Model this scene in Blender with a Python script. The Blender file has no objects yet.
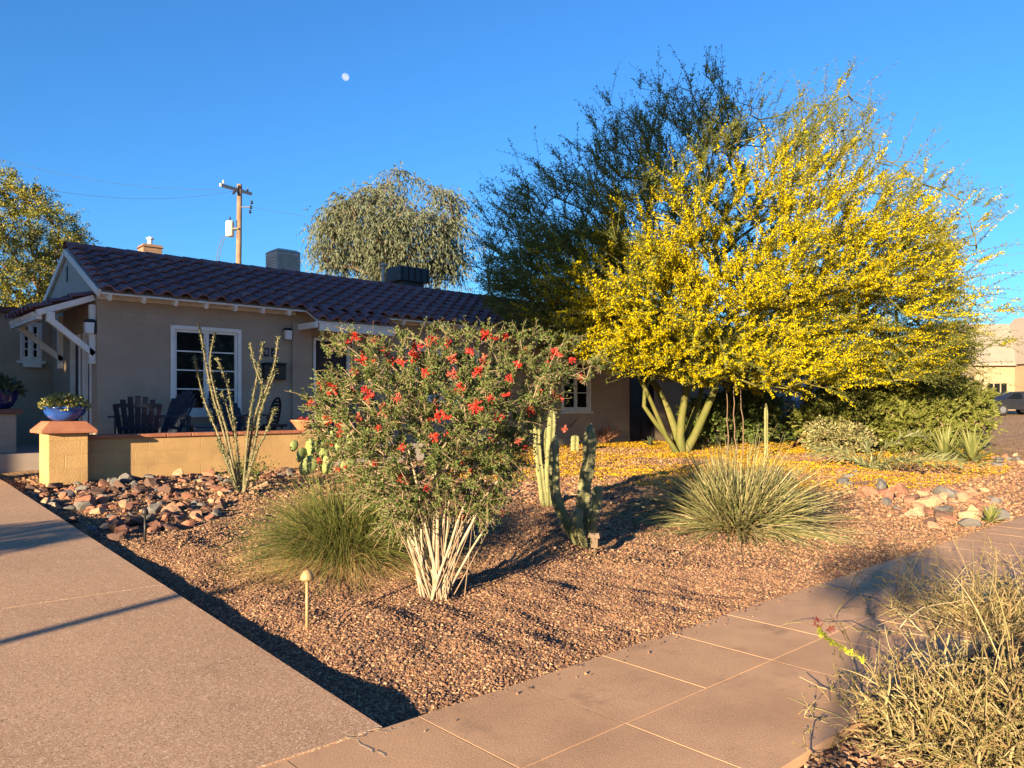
import bpy, math, random
import numpy as np
from mathutils import Vector

rng = np.random.default_rng(11)
random.seed(11)
scn = bpy.context.scene
COL = scn.collection
R = math.radians
pi = math.pi

# ------------------------------------------------------------------ the survey of the place
F, HOR, EYE = 769.0, 406.0, 1.6
CA, SA = math.cos(R(47.66)), math.sin(R(47.66))
SLOPE, Y0 = .048, 3.26


def W(u, v, d):
    """point at depth d (metres along the view) seen at u, v"""
    lat = (u - 512) / F
    return np.array([d * (CA + SA * lat), d * (SA - CA * lat), EYE - (v - HOR) / F * d])


def pave(x, y):
    x = np.asarray(x, float); y = np.asarray(y, float)
    return SLOPE * np.clip(y - Y0, 0, 12.3) + .024 * np.clip(x - 30, 0, 30) * np.clip((y - 6) / 6, 0, 1)


def G(x, y):
    """height of the gravel ground"""
    x = np.asarray(x, float); y = np.asarray(y, float)
    n = .02 * np.sin(x * 1.3 + .7 * y) + .018 * np.sin(1.9 * y - .8 * x + 1.) + .012 * np.sin(3.7 * x + 2.1 * y)
    n = n + .011 * np.sin(8.3 * x + 3.1 * y + np.sin(2.3 * y)) * np.sin(6.1 * y - 2.7 * x + 2 * np.sin(1.1 * x)) + .009 * np.sin(13.1 * x - 6.3 * y) * np.sin(9.7 * y + 5.1 * x + np.sin(3.1 * x)) + .008 * np.sin(4.1 * x - 5.2 * y + 1.3)
    fade = np.clip((y - 3.26) / .35, 0, 1) * np.clip((x - 2.1) / .45, 0, 1) * np.clip((14.5 - y) / 1.5, 0, 1)
    berm = .10 * np.exp(-((x - 9) / 4.5) ** 2 - ((y - 7.8) / 2.2) ** 2)
    edge = -.03 * np.exp(-((x - 2.1) / .55) ** 2) * (y > 3.1)
    return pave(x, y) - .05 + edge + (n + berm) * fade


def at(u, v):
    """ground point seen at u, v"""
    lat = (u - 512) / F
    lo, hi = 1.0, 90.0
    for _ in range(60):
        d = .5 * (lo + hi)
        p = W(u, v, d)
        if p[2] > G(p[0], p[1]): lo = d
        else: hi = d
    p = W(u, v, lo)
    return np.array([p[0], p[1], float(G(p[0], p[1]))])


def in_view(x, y, pad=1.12):
    f = CA * x + SA * y
    r = SA * x - CA * y
    return (f > 1.5) & (np.abs(r) < .667 * pad * f + .3)


# ------------------------------------------------------------------ mesh collecting
class MB:
    def __init__(s):
        s.V = []; s.Q = []; s.T = []; s.n = 0; s.N = []

    def add(s, V, quads=None, tris=None):
        V = np.asarray(V, float).reshape(-1, 3)
        if quads is not None and len(quads): s.Q.append(np.asarray(quads, int).reshape(-1, 4) + s.n)
        if tris is not None and len(tris): s.T.append(np.asarray(tris, int).reshape(-1, 3) + s.n)
        s.V.append(V); s.n += len(V)
        return s

    def box(s, c, size, rz=0, rx=0, ry=0, taper=1.0):
        x, y, z = np.array(size) / 2
        V = np.array([[-x, -y, -z], [x, -y, -z], [x, y, -z], [-x, y, -z], [-x * taper, -y * taper, z], [x * taper, -y * taper, z], [x * taper, y * taper, z], [-x * taper, y * taper, z]])
        V = rot(V, rx, ry, rz) + np.array(c)
        return s.add(V, [[0, 3, 2, 1], [4, 5, 6, 7], [0, 1, 5, 4], [1, 2, 6, 5], [2, 3, 7, 6], [3, 0, 4, 7]])

    def span(s, x0, x1, y0, y1, z0, z1):
        return s.box(((x0 + x1) / 2, (y0 + y1) / 2, (z0 + z1) / 2), (x1 - x0, y1 - y0, z1 - z0))

    def beam(s, a, b, w, h):
        """a bar of section w (sideways) x h from a to b"""
        a = np.array(a, float); b = np.array(b, float)
        d = b - a; L = np.linalg.norm(d); d /= L
        side = np.cross(d, [0, 0, 1.])
        if np.linalg.norm(side) < 1e-4: side = np.array([1., 0, 0])
        side /= np.linalg.norm(side); up = np.cross(side, d)
        V = []
        for p in (a, b):
            for sx, sy in ((-1, -1), (1, -1), (1, 1), (-1, 1)):
                V.append(p + side * sx * w / 2 + up * sy * h / 2)
        return s.add(V, [[3, 2, 1, 0], [4, 5, 6, 7], [0, 1, 5, 4], [1, 2, 6, 5], [2, 3, 7, 6], [3, 0, 4, 7]])

    def tube(s, P, r, k=8, caps=True):
        P = np.asarray(P, float); S = len(P)
        r = np.broadcast_to(np.asarray(r, float), (S,))
        V, Q = tube_arrays(P[None], r[None], k)
        T = []
        if caps:
            V = np.vstack([V, P[0], P[-1]])
            a = S * k
            T = [[(j + 1) % k, j, a] for j in range(k)] + [[(S - 1) * k + j, (S - 1) * k + (j + 1) % k, a + 1] for j in range(k)]
        return s.add(V, Q, T)

    def lathe(s, prof, c=(0, 0, 0), k=24):
        prof = np.asarray(prof, float); n = len(prof)
        a = np.linspace(0, 2 * pi, k, endpoint=False)
        V = np.stack([np.outer(prof[:, 0], np.cos(a)), np.outer(prof[:, 0], np.sin(a)), np.repeat(prof[:, 1:2], k, 1)], -1).reshape(-1, 3) + np.array(c)
        Q = [[i * k + j, i * k + (j + 1) % k, (i + 1) * k + (j + 1) % k, (i + 1) * k + j] for i in range(n - 1) for j in range(k)]
        return s.add(V, Q)

    def build(s, name, m, parent=None, smooth=False, loc=None, bevel=0, world=True):
        V = np.vstack(s.V) if s.V else np.zeros((0, 3))
        off = np.zeros(3)
        if parent is not None and world:
            off = world_loc(parent)
        elif loc is not None:
            off = np.array(loc, float)
        me = make_mesh(name, V - off, np.vstack(s.Q) if s.Q else None, np.vstack(s.T) if s.T else None, smooth)
        me.materials.append(m)
        o = bpy.data.objects.new(name, me); COL.objects.link(o)
        if parent is not None: o.parent = parent
        elif loc is not None: o.location = loc
        if bevel:
            b = o.modifiers.new('bevel', 'BEVEL'); b.width = bevel; b.segments = 2; b.limit_method = 'ANGLE'; b.angle_limit = R(40)
        return o


def world_loc(o):
    p = np.zeros(3)
    while o is not None:
        p += np.array(o.location); o = o.parent
    return p


def make_mesh(name, V, Q, T, smooth=False):
    me = bpy.data.meshes.new(name)
    me.vertices.add(len(V)); me.vertices.foreach_set('co', V.astype(np.float32).ravel())
    li = []; st = []; n = 0
    if Q is not None:
        li.append(Q.ravel()); st.append(np.arange(len(Q)) * 4); n = len(Q) * 4
    if T is not None:
        li.append(T.ravel()); st.append(n + np.arange(len(T)) * 3)
    if li:
        li = np.concatenate(li).astype(np.int32); st = np.concatenate(st).astype(np.int32)
        me.loops.add(len(li)); me.loops.foreach_set('vertex_index', li)
        me.polygons.add(len(st)); me.polygons.foreach_set('loop_start', st)
        if smooth: me.polygons.foreach_set('use_smooth', np.ones(len(st), bool))
        me.update(calc_edges=True)
        if not smooth:
            me.polygons.foreach_set('use_smooth', np.zeros(len(st), bool))
        me.validate()
    return me


def rot(V, rx=0, ry=0, rz=0):
    V = np.asarray(V, float)
    if rx:
        c, s_ = math.cos(rx), math.sin(rx); V = V @ np.array([[1, 0, 0], [0, c, s_], [0, -s_, c]])
    if ry:
        c, s_ = math.cos(ry), math.sin(ry); V = V @ np.array([[c, 0, -s_], [0, 1, 0], [s_, 0, c]])
    if rz:
        c, s_ = math.cos(rz), math.sin(rz); V = V @ np.array([[c, s_, 0], [-s_, c, 0], [0, 0, 1]])
    return V


def norm(a):
    return a / np.maximum(np.linalg.norm(a, axis=-1, keepdims=True), 1e-9)


def tube_arrays(P, r, k=3):
    """many tubes at once: P (N,S,3), r (N,S)"""
    N, S, _ = P.shape
    t = np.empty_like(P)
    t[:, 1:-1] = P[:, 2:] - P[:, :-2]; t[:, 0] = P[:, 1] - P[:, 0]; t[:, -1] = P[:, -1] - P[:, -2]
    t = norm(t)
    mt = norm(P[:, -1] - P[:, 0] + 1e-6)
    ref = np.where(np.abs(mt[:, 2:3]) > .8, np.array([[1., .1, 0]]), np.array([[0, 0, 1.]]))[:, None, :]
    a = norm(np.cross(t, np.broadcast_to(ref, t.shape)))
    b = np.cross(a, t)
    ang = np.arange(k) * 2 * pi / k
    V = P[:, :, None, :] + r[:, :, None, None] * (a[:, :, None, :] * np.cos(ang)[None, None, :, None] + b[:, :, None, :] * np.sin(ang)[None, None, :, None])
    idx = np.arange(N * S * k).reshape(N, S, k)
    nx = np.roll(idx, -1, axis=2)
    Q = np.stack([idx[:, :-1], nx[:, :-1], nx[:, 1:], idx[:, 1:]], -1).reshape(-1, 4)
    return V.reshape(-1, 3), Q


def ribbons(P, w, side):
    """flat blades: P (N,S,3), w (N,S), side (N,3)"""
    N, S, _ = P.shape
    V = np.stack([P - side[:, None, :] * w[:, :, None] / 2, P + side[:, None, :] * w[:, :, None] / 2], 2)
    idx = np.arange(N * S * 2).reshape(N, S, 2)
    Q = np.stack([idx[:, :-1, 0], idx[:, :-1, 1], idx[:, 1:, 1], idx[:, 1:, 0]], -1).reshape(-1, 4)
    return V.reshape(-1, 3), Q


def leaf_quads(p, d, L, w, flat=None):
    """diamond leaves from p along d"""
    n = len(p)
    d = norm(d)
    rv = norm(rng.normal(size=(n, 3))) if flat is None else flat
    side = norm(np.cross(d, rv))
    L = np.broadcast_to(L, (n,))[:, None]; w = np.broadcast_to(w, (n,))[:, None]
    V = np.stack([p, p + d * L * .45 + side * w / 2, p + d * L, p + d * L * .45 - side * w / 2], 1).reshape(-1, 3)
    return V, np.arange(n * 4).reshape(n, 4)


def arcs(base, d, L, g, S):
    """curves from base along d that sag under their weight"""
    t = np.linspace(0, 1, S)[None, :, None]
    L = np.asarray(L)[:, None, None]; g = np.asarray(g)[:, None, None]
    P = base[:, None, :] + norm(d)[:, None, :] * (L * t)
    P = P - np.array([0, 0, 1.]) * g * L * t ** 2
    return P


def sph(n):
    return norm(rng.normal(size=(n, 3)))


# ------------------------------------------------------------------ polygons and crowns
def in_poly(poly, x, y):
    poly = np.asarray(poly, float); n = len(poly); c = np.zeros(len(x), bool); j = n - 1
    for i in range(n):
        xi, yi = poly[i]; xj, yj = poly[j]
        c ^= ((yi > y) != (yj > y)) & (x < (xj - xi) * (y - yi) / (yj - yi + 1e-12) + xi)
        j = i
    return c


def edge_dist(poly, x, y):
    poly = np.asarray(poly, float); best = np.full(len(x), 1e9)
    for i in range(len(poly)):
        a = poly[i]; b = poly[(i + 1) % len(poly)]; e = b - a
        t = np.clip(((x - a[0]) * e[0] + (y - a[1]) * e[1]) / (e @ e), 0, 1)
        best = np.minimum(best, np.hypot(x - a[0] - t * e[0], y - a[1] - t * e[1]))
    return best


def crown_points(poly, d, T, n, shell=.55):
    """points of a crown of real depth: outline at distance d, thick T towards and away; more near its surface"""
    poly = np.asarray(poly, float)
    lo = poly.min(0); hi = poly.max(0)
    out = []
    while sum(len(o) for o in out) < n:
        x = rng.uniform(lo[0], hi[0], 4 * n); y = rng.uniform(lo[1], hi[1], 4 * n)
        m = in_poly(poly, x, y); x = x[m]; y = y[m]
        q = edge_dist(poly, x, y); q = q / max(q.max(), 1e-6)
        th = T * np.sqrt(np.clip(1.25 * q, .04, 1))
        s = rng.uniform(-1, 1, len(x))
        s = np.sign(s) * np.abs(s) ** shell
        dd = d + th * s
        # keep the real size: offsets measured at the crown's own distance
        c = poly.mean(0)
        lat = (x - 512) / F
        p0 = np.stack([d * (CA + SA * lat), d * (SA - CA * lat), EYE - (y - HOR) / F * d], -1)
        back = np.array([CA, SA, 0]) * (dd - d)[:, None]
        out.append(p0 + back)
    P = np.vstack(out)
    return P[rng.permutation(len(P))[:n]]


def grow(trunks, pts, tip_r, power=.45, step=.5, wig=.06, up=.12, maxr=None, prefer=.12):
    """limbs that reach every point: returns chains (points, radii)"""
    nodes = []; par = []; plen = []; fixed = []; chains = []
    for tp, tr in trunks:
        ids = []
        for i, p in enumerate(tp):
            nodes.append(np.array(p, float)); par.append(ids[-1] if ids else -1)
            plen.append(0 if not ids else plen[ids[-1]] + np.linalg.norm(nodes[-1] - nodes[ids[-1]]))
            fixed.append(tr[i]); ids.append(len(nodes) - 1)
        chains.append(ids)
    c0 = np.array(trunks[0][0][0], float)
    nt = len(nodes)
    order = np.argsort(np.linalg.norm(pts - c0, axis=1))
    NA = np.zeros((nt + len(pts) * 14, 3)); NA[:nt] = nodes
    PL = np.zeros(len(NA)); PL[:nt] = plen
    usable = np.ones(len(NA), bool)
    for tp, _ in [(c, 0) for c in chains]:
        usable[tp[0]] = False
        if len(tp) > 3: usable[tp[1]] = False
        if len(tp) > 4: usable[tp[2]] = False; usable[tp[3]] = False
    n = nt
    for i in order:
        p = pts[i]
        dd = np.linalg.norm(NA[:n] - p, axis=1) + prefer * PL[:n] + np.where(usable[:n], 0, 1e6)
        j = int(np.argmin(dd)); a = NA[j]; L = np.linalg.norm(p - a)
        k = int(np.clip(round(L / step), 1, 12))
        ids = [j]; off = rng.normal(size=3) * wig * L + np.array([0, 0, up * L])
        for q in range(1, k + 1):
            t = q / k
            NA[n] = a + (p - a) * t + off * math.sin(pi * t) * .5 + (rng.normal(size=3) * wig * .25 * step if q < k else 0)
            PL[n] = PL[ids[-1]] + np.linalg.norm(NA[n] - NA[ids[-1]])
            par.append(ids[-1]); ids.append(n); n += 1
        chains.append(ids)
    cnt = np.zeros(n)
    for ids in chains: cnt[ids[-1]] += 1
    for i in range(n - 1, -1, -1):
        if par[i] >= 0: cnt[par[i]] += cnt[i]
    rad = tip_r * np.maximum(cnt, 1) ** power
    if maxr: rad = np.minimum(rad, maxr)
    for i in range(nt): rad[i] = fixed[i]
    out = []
    for c in chains:
        r = rad[c].copy()
        if len(c) > 1 and c[0] != 0 and c[0] not in (x[0] for x in chains[:len(trunks)]): r[0] = min(r[0], r[1] * 1.25)
        out.append((NA[c], r))
    return out


def limbs(mb, chains, k=6):
    for P, r in chains:
        if len(P) > 1: mb.tube(P, r, k, caps=False)


# ------------------------------------------------------------------ materials
def lin(h):
    return tuple(h)


def M(name, c, rough=.8, vary=None, scale=4., bump=0., bscale=30., island=None, spec=.3, metal=0., trans=0., speck=None, coord='Object', brick=None, coat=0., stain=None):
    """procedural surface: vary = second colour mixed by noise, island = list of colours picked per piece, speck = (colour, scale, amount)"""
    m = bpy.data.materials.new(name); m.use_nodes = True
    nt = m.node_tree; N = nt.nodes; Lk = nt.links
    b = N['Principled BSDF']; b.inputs['Roughness'].default_value = rough
    b.inputs['Specular IOR Level'].default_value = spec; b.inputs['Metallic'].default_value = metal
    if coat: b.inputs['Coat Weight'].default_value = coat
    tc = N.new('ShaderNodeTexCoord')
    src = None

    def rgb(col):
        n = N.new('ShaderNodeRGB'); n.outputs[0].default_value = (*col, 1); return n.outputs[0]

    def mix(f, a, bb, mode='MIX'):
        n = N.new('ShaderNodeMix'); n.data_type = 'RGBA'; n.blend_type = mode
        if isinstance(f, float): n.inputs[0].default_value = f
        else: Lk.new(f, n.inputs[0])
        Lk.new(a, n.inputs[6]); Lk.new(bb, n.inputs[7]); return n.outputs[2]

    def noise(sc, det=4., ro=.6):
        n = N.new('ShaderNodeTexNoise'); n.inputs['Scale'].default_value = sc; n.inputs['Detail'].default_value = det; n.inputs['Roughness'].default_value = ro
        Lk.new(tc.outputs[coord], n.inputs['Vector']); return n.outputs['Fac']

    def ramp(f, lo, hi):
        n = N.new('ShaderNodeMapRange'); n.inputs['From Min'].default_value = lo; n.inputs['From Max'].default_value = hi
        Lk.new(f, n.inputs['Value']); return n.outputs['Result']

    if island:
        g = N.new('ShaderNodeNewGeometry'); cr = N.new('ShaderNodeValToRGB'); e = cr.color_ramp.elements
        cr.color_ramp.interpolation = 'LINEAR'
        while len(e) < len(island): e.new(.5)
        for i, col in enumerate(island):
            e[i].position = i / max(len(island) - 1, 1); e[i].color = (*col, 1)
        Lk.new(g.outputs['Random Per Island'], cr.inputs['Fac']); src = cr.outputs['Color']
    else:
        src = rgb(c)
    if vary:
        src = mix(ramp(noise(scale, 5., .62), .36, .66), src, rgb(vary))
    if stain:
        scol, ssc, lo, hi = stain
        src = mix(ramp(noise(ssc, 7., .68), lo, hi), src, rgb(scol))
    if speck:
        col, sc, am = speck
        v = N.new('ShaderNodeTexVoronoi'); v.inputs['Scale'].default_value = sc; Lk.new(tc.outputs[coord], v.inputs['Vector'])
        sx = N.new('ShaderNodeSeparateColor'); Lk.new(v.outputs['Color'], sx.inputs[0])
        src = mix(ramp(sx.outputs[0], 1 - am, 1 - am + .1), src, rgb(col))
        src = mix(ramp(sx.outputs[1], 1 - am * .8, 1 - am * .8 + .1), src, rgb(tuple(x * .5 for x in c)))
    hgt = None
    if brick:
        bw, bh, mcol = brick
        sep = N.new('ShaderNodeSeparateXYZ'); Lk.new(tc.outputs['Object'], sep.inputs[0])
        ad = N.new('ShaderNodeMath'); Lk.new(sep.outputs[0], ad.inputs[0]); Lk.new(sep.outputs[1], ad.inputs[1])
        cmb = N.new('ShaderNodeCombineXYZ'); Lk.new(ad.outputs[0], cmb.inputs[0]); Lk.new(sep.outputs[2], cmb.inputs[1])
        bt = N.new('ShaderNodeTexBrick'); bt.inputs['Scale'].default_value = 1.; bt.inputs['Brick Width'].default_value = bw; bt.inputs['Row Height'].default_value = bh
        bt.inputs['Mortar Size'].default_value = .006; bt.inputs['Mortar Smooth'].default_value = .6
        bt.inputs['Color1'].default_value = (1, 1, 1, 1); bt.inputs['Color2'].default_value = (.93, .92, .9, 1); bt.inputs['Mortar'].default_value = (*mcol, 1)
        Lk.new(cmb.outputs[0], bt.inputs['Vector'])
        src = mix(1., src, bt.outputs['Color'], 'MULTIPLY')
        hgt = bt.outputs['Fac']
    Lk.new(src, b.inputs['Base Color'])
    nrm = None
    if bump:
        bp = N.new('ShaderNodeBump'); bp.inputs['Strength'].default_value = bump; bp.inputs['Distance'].default_value = .02
        Lk.new(noise(bscale, 6., .7), bp.inputs['Height']); nrm = bp.outputs[0]
    if hgt is not None:
        b2 = N.new('ShaderNodeBump'); b2.invert = True; b2.inputs['Strength'].default_value = .45; b2.inputs['Distance'].default_value = .01
        Lk.new(hgt, b2.inputs['Height'])
        if nrm: Lk.new(nrm, b2.inputs['Normal'])
        nrm = b2.outputs[0]
    if nrm: Lk.new(nrm, b.inputs['Normal'])
    if trans:
        tr = N.new('ShaderNodeBsdfTranslucent'); Lk.new(src, tr.inputs['Color'])
        ms = N.new('ShaderNodeMixShader'); ms.inputs[0].default_value = trans
        Lk.new(b.outputs[0], ms.inputs[1]); Lk.new(tr.outputs[0], ms.inputs[2]); Lk.new(ms.outputs[0], N['Material Output'].inputs['Surface'])
    return m


MT = {}
MT['ground'] = M('gravel_ground', (.25, .142, .072), .95, vary=(.17, .095, .048), scale=1.2, bump=.9, bscale=55, speck=((.50, .32, .17), 38., .38))
MT['pebble'] = M('pebbles', (0, 0, 0), .85, island=[(.055, .034, .026), (.17, .088, .05), (.29, .155, .085), (.13, .075, .055), (.33, .20, .11), (.09, .05, .038), (.28, .14, .075), (.40, .27, .165), (.15, .075, .055), (.075, .055, .05), (.25, .135, .08)], bump=.2, bscale=60)
MT['drive'] = M('exposed_aggregate', (.455, .285, .178), .9, vary=(.375, .23, .145), scale=.7, stain=((.27, .165, .115), 1.6, .58, .75), bump=.3, bscale=150, speck=((.60, .43, .30), 150., .22))
MT['walk'] = M('sidewalk_concrete', (0, 0, 0), .85, island=[(.52, .315, .18), (.565, .345, .20), (.535, .325, .188), (.58, .355, .21)], vary=(.42, .25, .145), scale=1.3, stain=((.25, .155, .095), 2.3, .57, .78), bump=.22, bscale=90)
MT['joint'] = M('joint_sand', (.33, .23, .145), .95, vary=(.13, .09, .06), scale=2.2, bump=.5, bscale=60)
MT['patio'] = M('patio_concrete', (.33, .28, .24), .85, vary=(.27, .22, .19), scale=1.3, bump=.2, bscale=60)
MT['stucco'] = M('painted_block', (.37, .29, .222), .9, vary=(.33, .26, .20), scale=1.1, stain=((.28, .22, .17), .9, .55, .8), bump=.35, bscale=45, brick=(.40, .20, (.93, .93, .93)))
MT['gable'] = M('gable_stucco', (.40, .38, .34), .9, vary=(.37, .35, .31), scale=2, bump=.2, bscale=40)
MT['lowwall'] = M('low_wall_stucco', (.45, .29, .13), .9, stain=((.30, .19, .09), 1.5, .56, .8), vary=(.37, .24, .11), scale=2.2, bump=.4, bscale=40, brick=(.42, .21, (.95, .94, .93)))
MT['coping'] = M('terracotta_coping', (.36, .15, .085), .75, vary=(.27, .10, .06), scale=5, bump=.3, bscale=50)
MT['darkcap'] = M('dark_coping', (.16, .075, .055), .75, vary=(.12, .055, .045), scale=5, bump=.3, bscale=50)
MT['tile'] = M('roof_tile', (0, 0, 0), .72, island=[(.165, .078, .085), (.26, .122, .122), (.20, .095, .10), (.30, .15, .14), (.22, .105, .11)], vary=(.15, .078, .085), scale=5, bump=.3, bscale=40)
MT['white'] = M('white_paint', (.70, .69, .66), .55, vary=(.60, .59, .56), scale=6, bump=.06, bscale=40)
MT['glass'] = M('window_glass', (.006, .008, .010), .03, spec=.2)
MT['black'] = M('black_metal', (.018, .018, .02), .45, vary=(.028, .026, .026), scale=12)
MT['door'] = M('dark_door', (.016, .012, .02), .5, vary=(.022, .016, .024), scale=6, bump=.1, bscale=20)
MT['chair'] = M('navy_plastic', (.030, .040, .062), .5, vary=(.022, .03, .05), scale=9)
MT['chairblack'] = M('black_plastic', (.006, .006, .009), .45, vary=(.009, .009, .012), scale=9)
MT['greytable'] = M('grey_table', (.13, .13, .14), .6, vary=(.10, .10, .11), scale=6)
MT['bluepot'] = M('blue_glaze', (.020, .085, .36), .16, vary=(.012, .05, .24), scale=5, spec=.5, coat=.4)
MT['bluedark'] = M('cobalt_glaze', (.012, .02, .12), .2, vary=(.01, .015, .08), scale=5, spec=.5)
MT['terra'] = M('terracotta_pot', (.52, .20, .10), .7, vary=(.43, .15, .08), scale=9, bump=.1, bscale=40)
MT['frost'] = M('frosted_glass', (.62, .66, .70), .35, vary=(.56, .6, .64), scale=9)
MT['plate'] = M('number_plate', (.012, .012, .014), .4, vary=(.02, .02, .022), scale=20)
MT['num'] = M('numeral_grey', (.33, .34, .36), .5, vary=(.28, .29, .31), scale=20)
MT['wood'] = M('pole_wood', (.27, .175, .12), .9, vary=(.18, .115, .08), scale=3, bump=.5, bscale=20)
MT['greywood'] = M('grey_crossarm', (.55, .50, .43), .8, vary=(.42, .37, .31), scale=6)
MT['tank'] = M('transformer_paint', (.62, .60, .50), .45, vary=(.55, .53, .44), scale=4)
MT['beige'] = M('cooler_metal', (.56, .48, .40), .6, vary=(.42, .36, .30), scale=4)
MT['acdark'] = M('dark_unit', (.045, .06, .065), .55, vary=(.065, .08, .085), scale=8)
MT['brick'] = M('chimney_brick', (.28, .18, .13), .85, vary=(.22, .14, .10), scale=5, brick=(.22, .075, (.7, .68, .64)))
MT['bronze'] = M('tan_bronze', (.34, .245, .12), .5, vary=(.27, .19, .09), scale=14, spec=.4)
MT['brownlamp'] = M('weathered_bronze', (.13, .085, .05), .6, vary=(.09, .06, .04), scale=14)
MT['paleb'] = M('pale_stucco', (.30, .23, .15), .9, vary=(.26, .20, .13), scale=.7)
MT['paleroof'] = M('pale_roofing', (.30, .255, .21), .85, vary=(.26, .22, .18), scale=.8)
MT['greywall'] = M('grey_paint', (.36, .37, .38), .85, vary=(.31, .32, .33), scale=1.4, bump=.2)
MT['carpaint'] = M('dark_car_paint', (.014, .015, .02), .4, vary=(.02, .021, .026), scale=3, spec=.25, coat=.08)
MT['rubber'] = M('tyre_rubber', (.015, .015, .015), .85, vary=(.025, .024, .022), scale=20)
MT['rim'] = M('alloy_rim', (.35, .35, .36), .35, metal=.7, vary=(.28, .28, .29), scale=9)
MT['moon'] = M('moon_rock', (.10, .09, .07), .95, vary=(.065, .06, .045), scale=.0025, spec=0)
MT['wire'] = M('wire', (.12, .13, .15), .6, vary=(.07, .07, .07), scale=3)
MT['rust'] = M('rusted_wood', (.17, .07, .035), .9, vary=(.11, .05, .03), scale=6, bump=.4, bscale=30)
_n = MT['moon'].node_tree; _a = _n.nodes.new('ShaderNodeAddShader'); _t = _n.nodes.new('ShaderNodeBsdfTransparent')
_n.links.new(_n.nodes['Principled BSDF'].outputs[0], _a.inputs[0]); _n.links.new(_t.outputs[0], _a.inputs[1]); _n.links.new(_a.outputs[0], _n.nodes['Material Output'].inputs['Surface'])
# plants
MT['pvleaf'] = M('palo_verde_leaf', (0, 0, 0), .75, spec=.1, island=[(.08, .115, .034), (.13, .155, .040), (.18, .20, .045), (.10, .135, .040), (.24, .25, .055)], trans=.38)
MT['pvbark'] = M('green_bark', (.085, .098, .02), .75, vary=(.13, .115, .036), scale=3.5, bump=.3, bscale=14)
MT['pvflower'] = M('yellow_blossom', (0, 0, 0), .9, spec=.02, island=[(.52, .42, .004), (.64, .54, .010), (.58, .46, .005), (.44, .39, .008), (.54, .39, .003), (.60, .51, .008)], trans=.35)
MT['petal'] = M('fallen_blossom', (0, 0, 0), .7, island=[(.62, .38, .006), (.55, .31, .012), (.66, .44, .01), (.48, .26, .02)], trans=.1)
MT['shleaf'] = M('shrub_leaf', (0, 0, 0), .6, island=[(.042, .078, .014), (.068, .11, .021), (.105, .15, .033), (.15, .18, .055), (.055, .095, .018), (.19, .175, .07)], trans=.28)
MT['shbark'] = M('pale_bark', (.40, .335, .245), .85, vary=(.22, .17, .11), scale=14, bump=.3, bscale=30)
MT['shtwig'] = M('brown_twig', (.30, .22, .15), .85, vary=(.22, .15, .10), scale=9)
MT['red'] = M('red_blossom', (0, 0, 0), .5, island=[(.48, .022, .022), (.58, .05, .03), (.54, .03, .035), (.64, .11, .06), (.42, .02, .02)], trans=.25)
MT['pollen'] = M('pink_stamen', (.75, .32, .24), .6, vary=(.8, .5, .35), scale=30)
MT['deer'] = M('fine_grass', (0, 0, 0), .6, island=[(.065, .092, .020), (.10, .125, .028), (.155, .165, .045), (.085, .11, .024), (.24, .19, .075)], trans=.2)
MT['deerdry'] = M('dry_grass', (0, 0, 0), .7, island=[(.33, .22, .10), (.42, .30, .15), (.26, .17, .08)], trans=.2)
MT['hesp'] = M('stiff_blade', (0, 0, 0), .5, island=[(.105, .115, .042), (.16, .165, .065), (.22, .215, .10), (.13, .135, .05), (.30, .25, .12), (.36, .31, .18)], trans=.08)
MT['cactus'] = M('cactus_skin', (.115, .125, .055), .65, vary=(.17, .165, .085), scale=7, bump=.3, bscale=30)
MT['cactuslit'] = M('sunlit_cactus_skin', (.20, .20, .085), .65, vary=(.14, .145, .06), scale=6, bump=.2, bscale=30)  # same kind of cactus, with its sunlit paleness put into the colour
MT['spine'] = M('cactus_spine', (.55, .48, .33), .6, vary=(.45, .38, .26), scale=9)
MT['pear'] = M('pad_skin', (.20, .235, .075), .6, vary=(.13, .165, .06), scale=6, bump=.1, bscale=20)
MT['ocot'] = M('ocotillo_bark', (.19, .165, .10), .85, vary=(.12, .105, .06), scale=12, bump=.5, bscale=40)
MT['ocleaf'] = M('ocotillo_leaf', (0, 0, 0), .6, island=[(.095, .11, .042), (.15, .16, .075), (.08, .095, .036), (.24, .235, .13)], trans=.2)
MT['willow'] = M('grey_green_leaf', (0, 0, 0), .65, island=[(.085, .108, .065), (.118, .138, .085), (.155, .168, .105), (.10, .118, .073)], trans=.2)
MT['bark'] = M('brown_bark', (.17, .115, .08), .9, vary=(.12, .08, .055), scale=5, bump=.5, bscale=16)
MT['ltleaf'] = M('rear_tree_leaf', (0, 0, 0), .6, island=[(.10, .13, .032), (.15, .17, .042), (.20, .21, .05), (.13, .15, .036)], trans=.2)
MT['ltflower'] = M('rear_tree_blossom', (0, 0, 0), .6, island=[(.40, .30, .01), (.32, .25, .012), (.46, .36, .02)], trans=.2)
MT['shade'] = M('dense_leaf', (0, 0, 0), .7, island=[(.04, .06, .02), (.06, .08, .03)], trans=.1)
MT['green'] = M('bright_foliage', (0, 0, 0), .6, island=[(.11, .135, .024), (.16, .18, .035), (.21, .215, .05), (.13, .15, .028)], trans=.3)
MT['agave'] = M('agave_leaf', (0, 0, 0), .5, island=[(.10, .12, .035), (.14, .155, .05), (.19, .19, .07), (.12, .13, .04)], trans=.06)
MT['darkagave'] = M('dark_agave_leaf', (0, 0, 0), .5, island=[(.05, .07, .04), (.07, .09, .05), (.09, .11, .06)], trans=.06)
MT['aloe'] = M('aloe_leaf', (0, 0, 0), .5, island=[(.11, .12, .05), (.155, .16, .075), (.09, .10, .042)], trans=.05)
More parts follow.
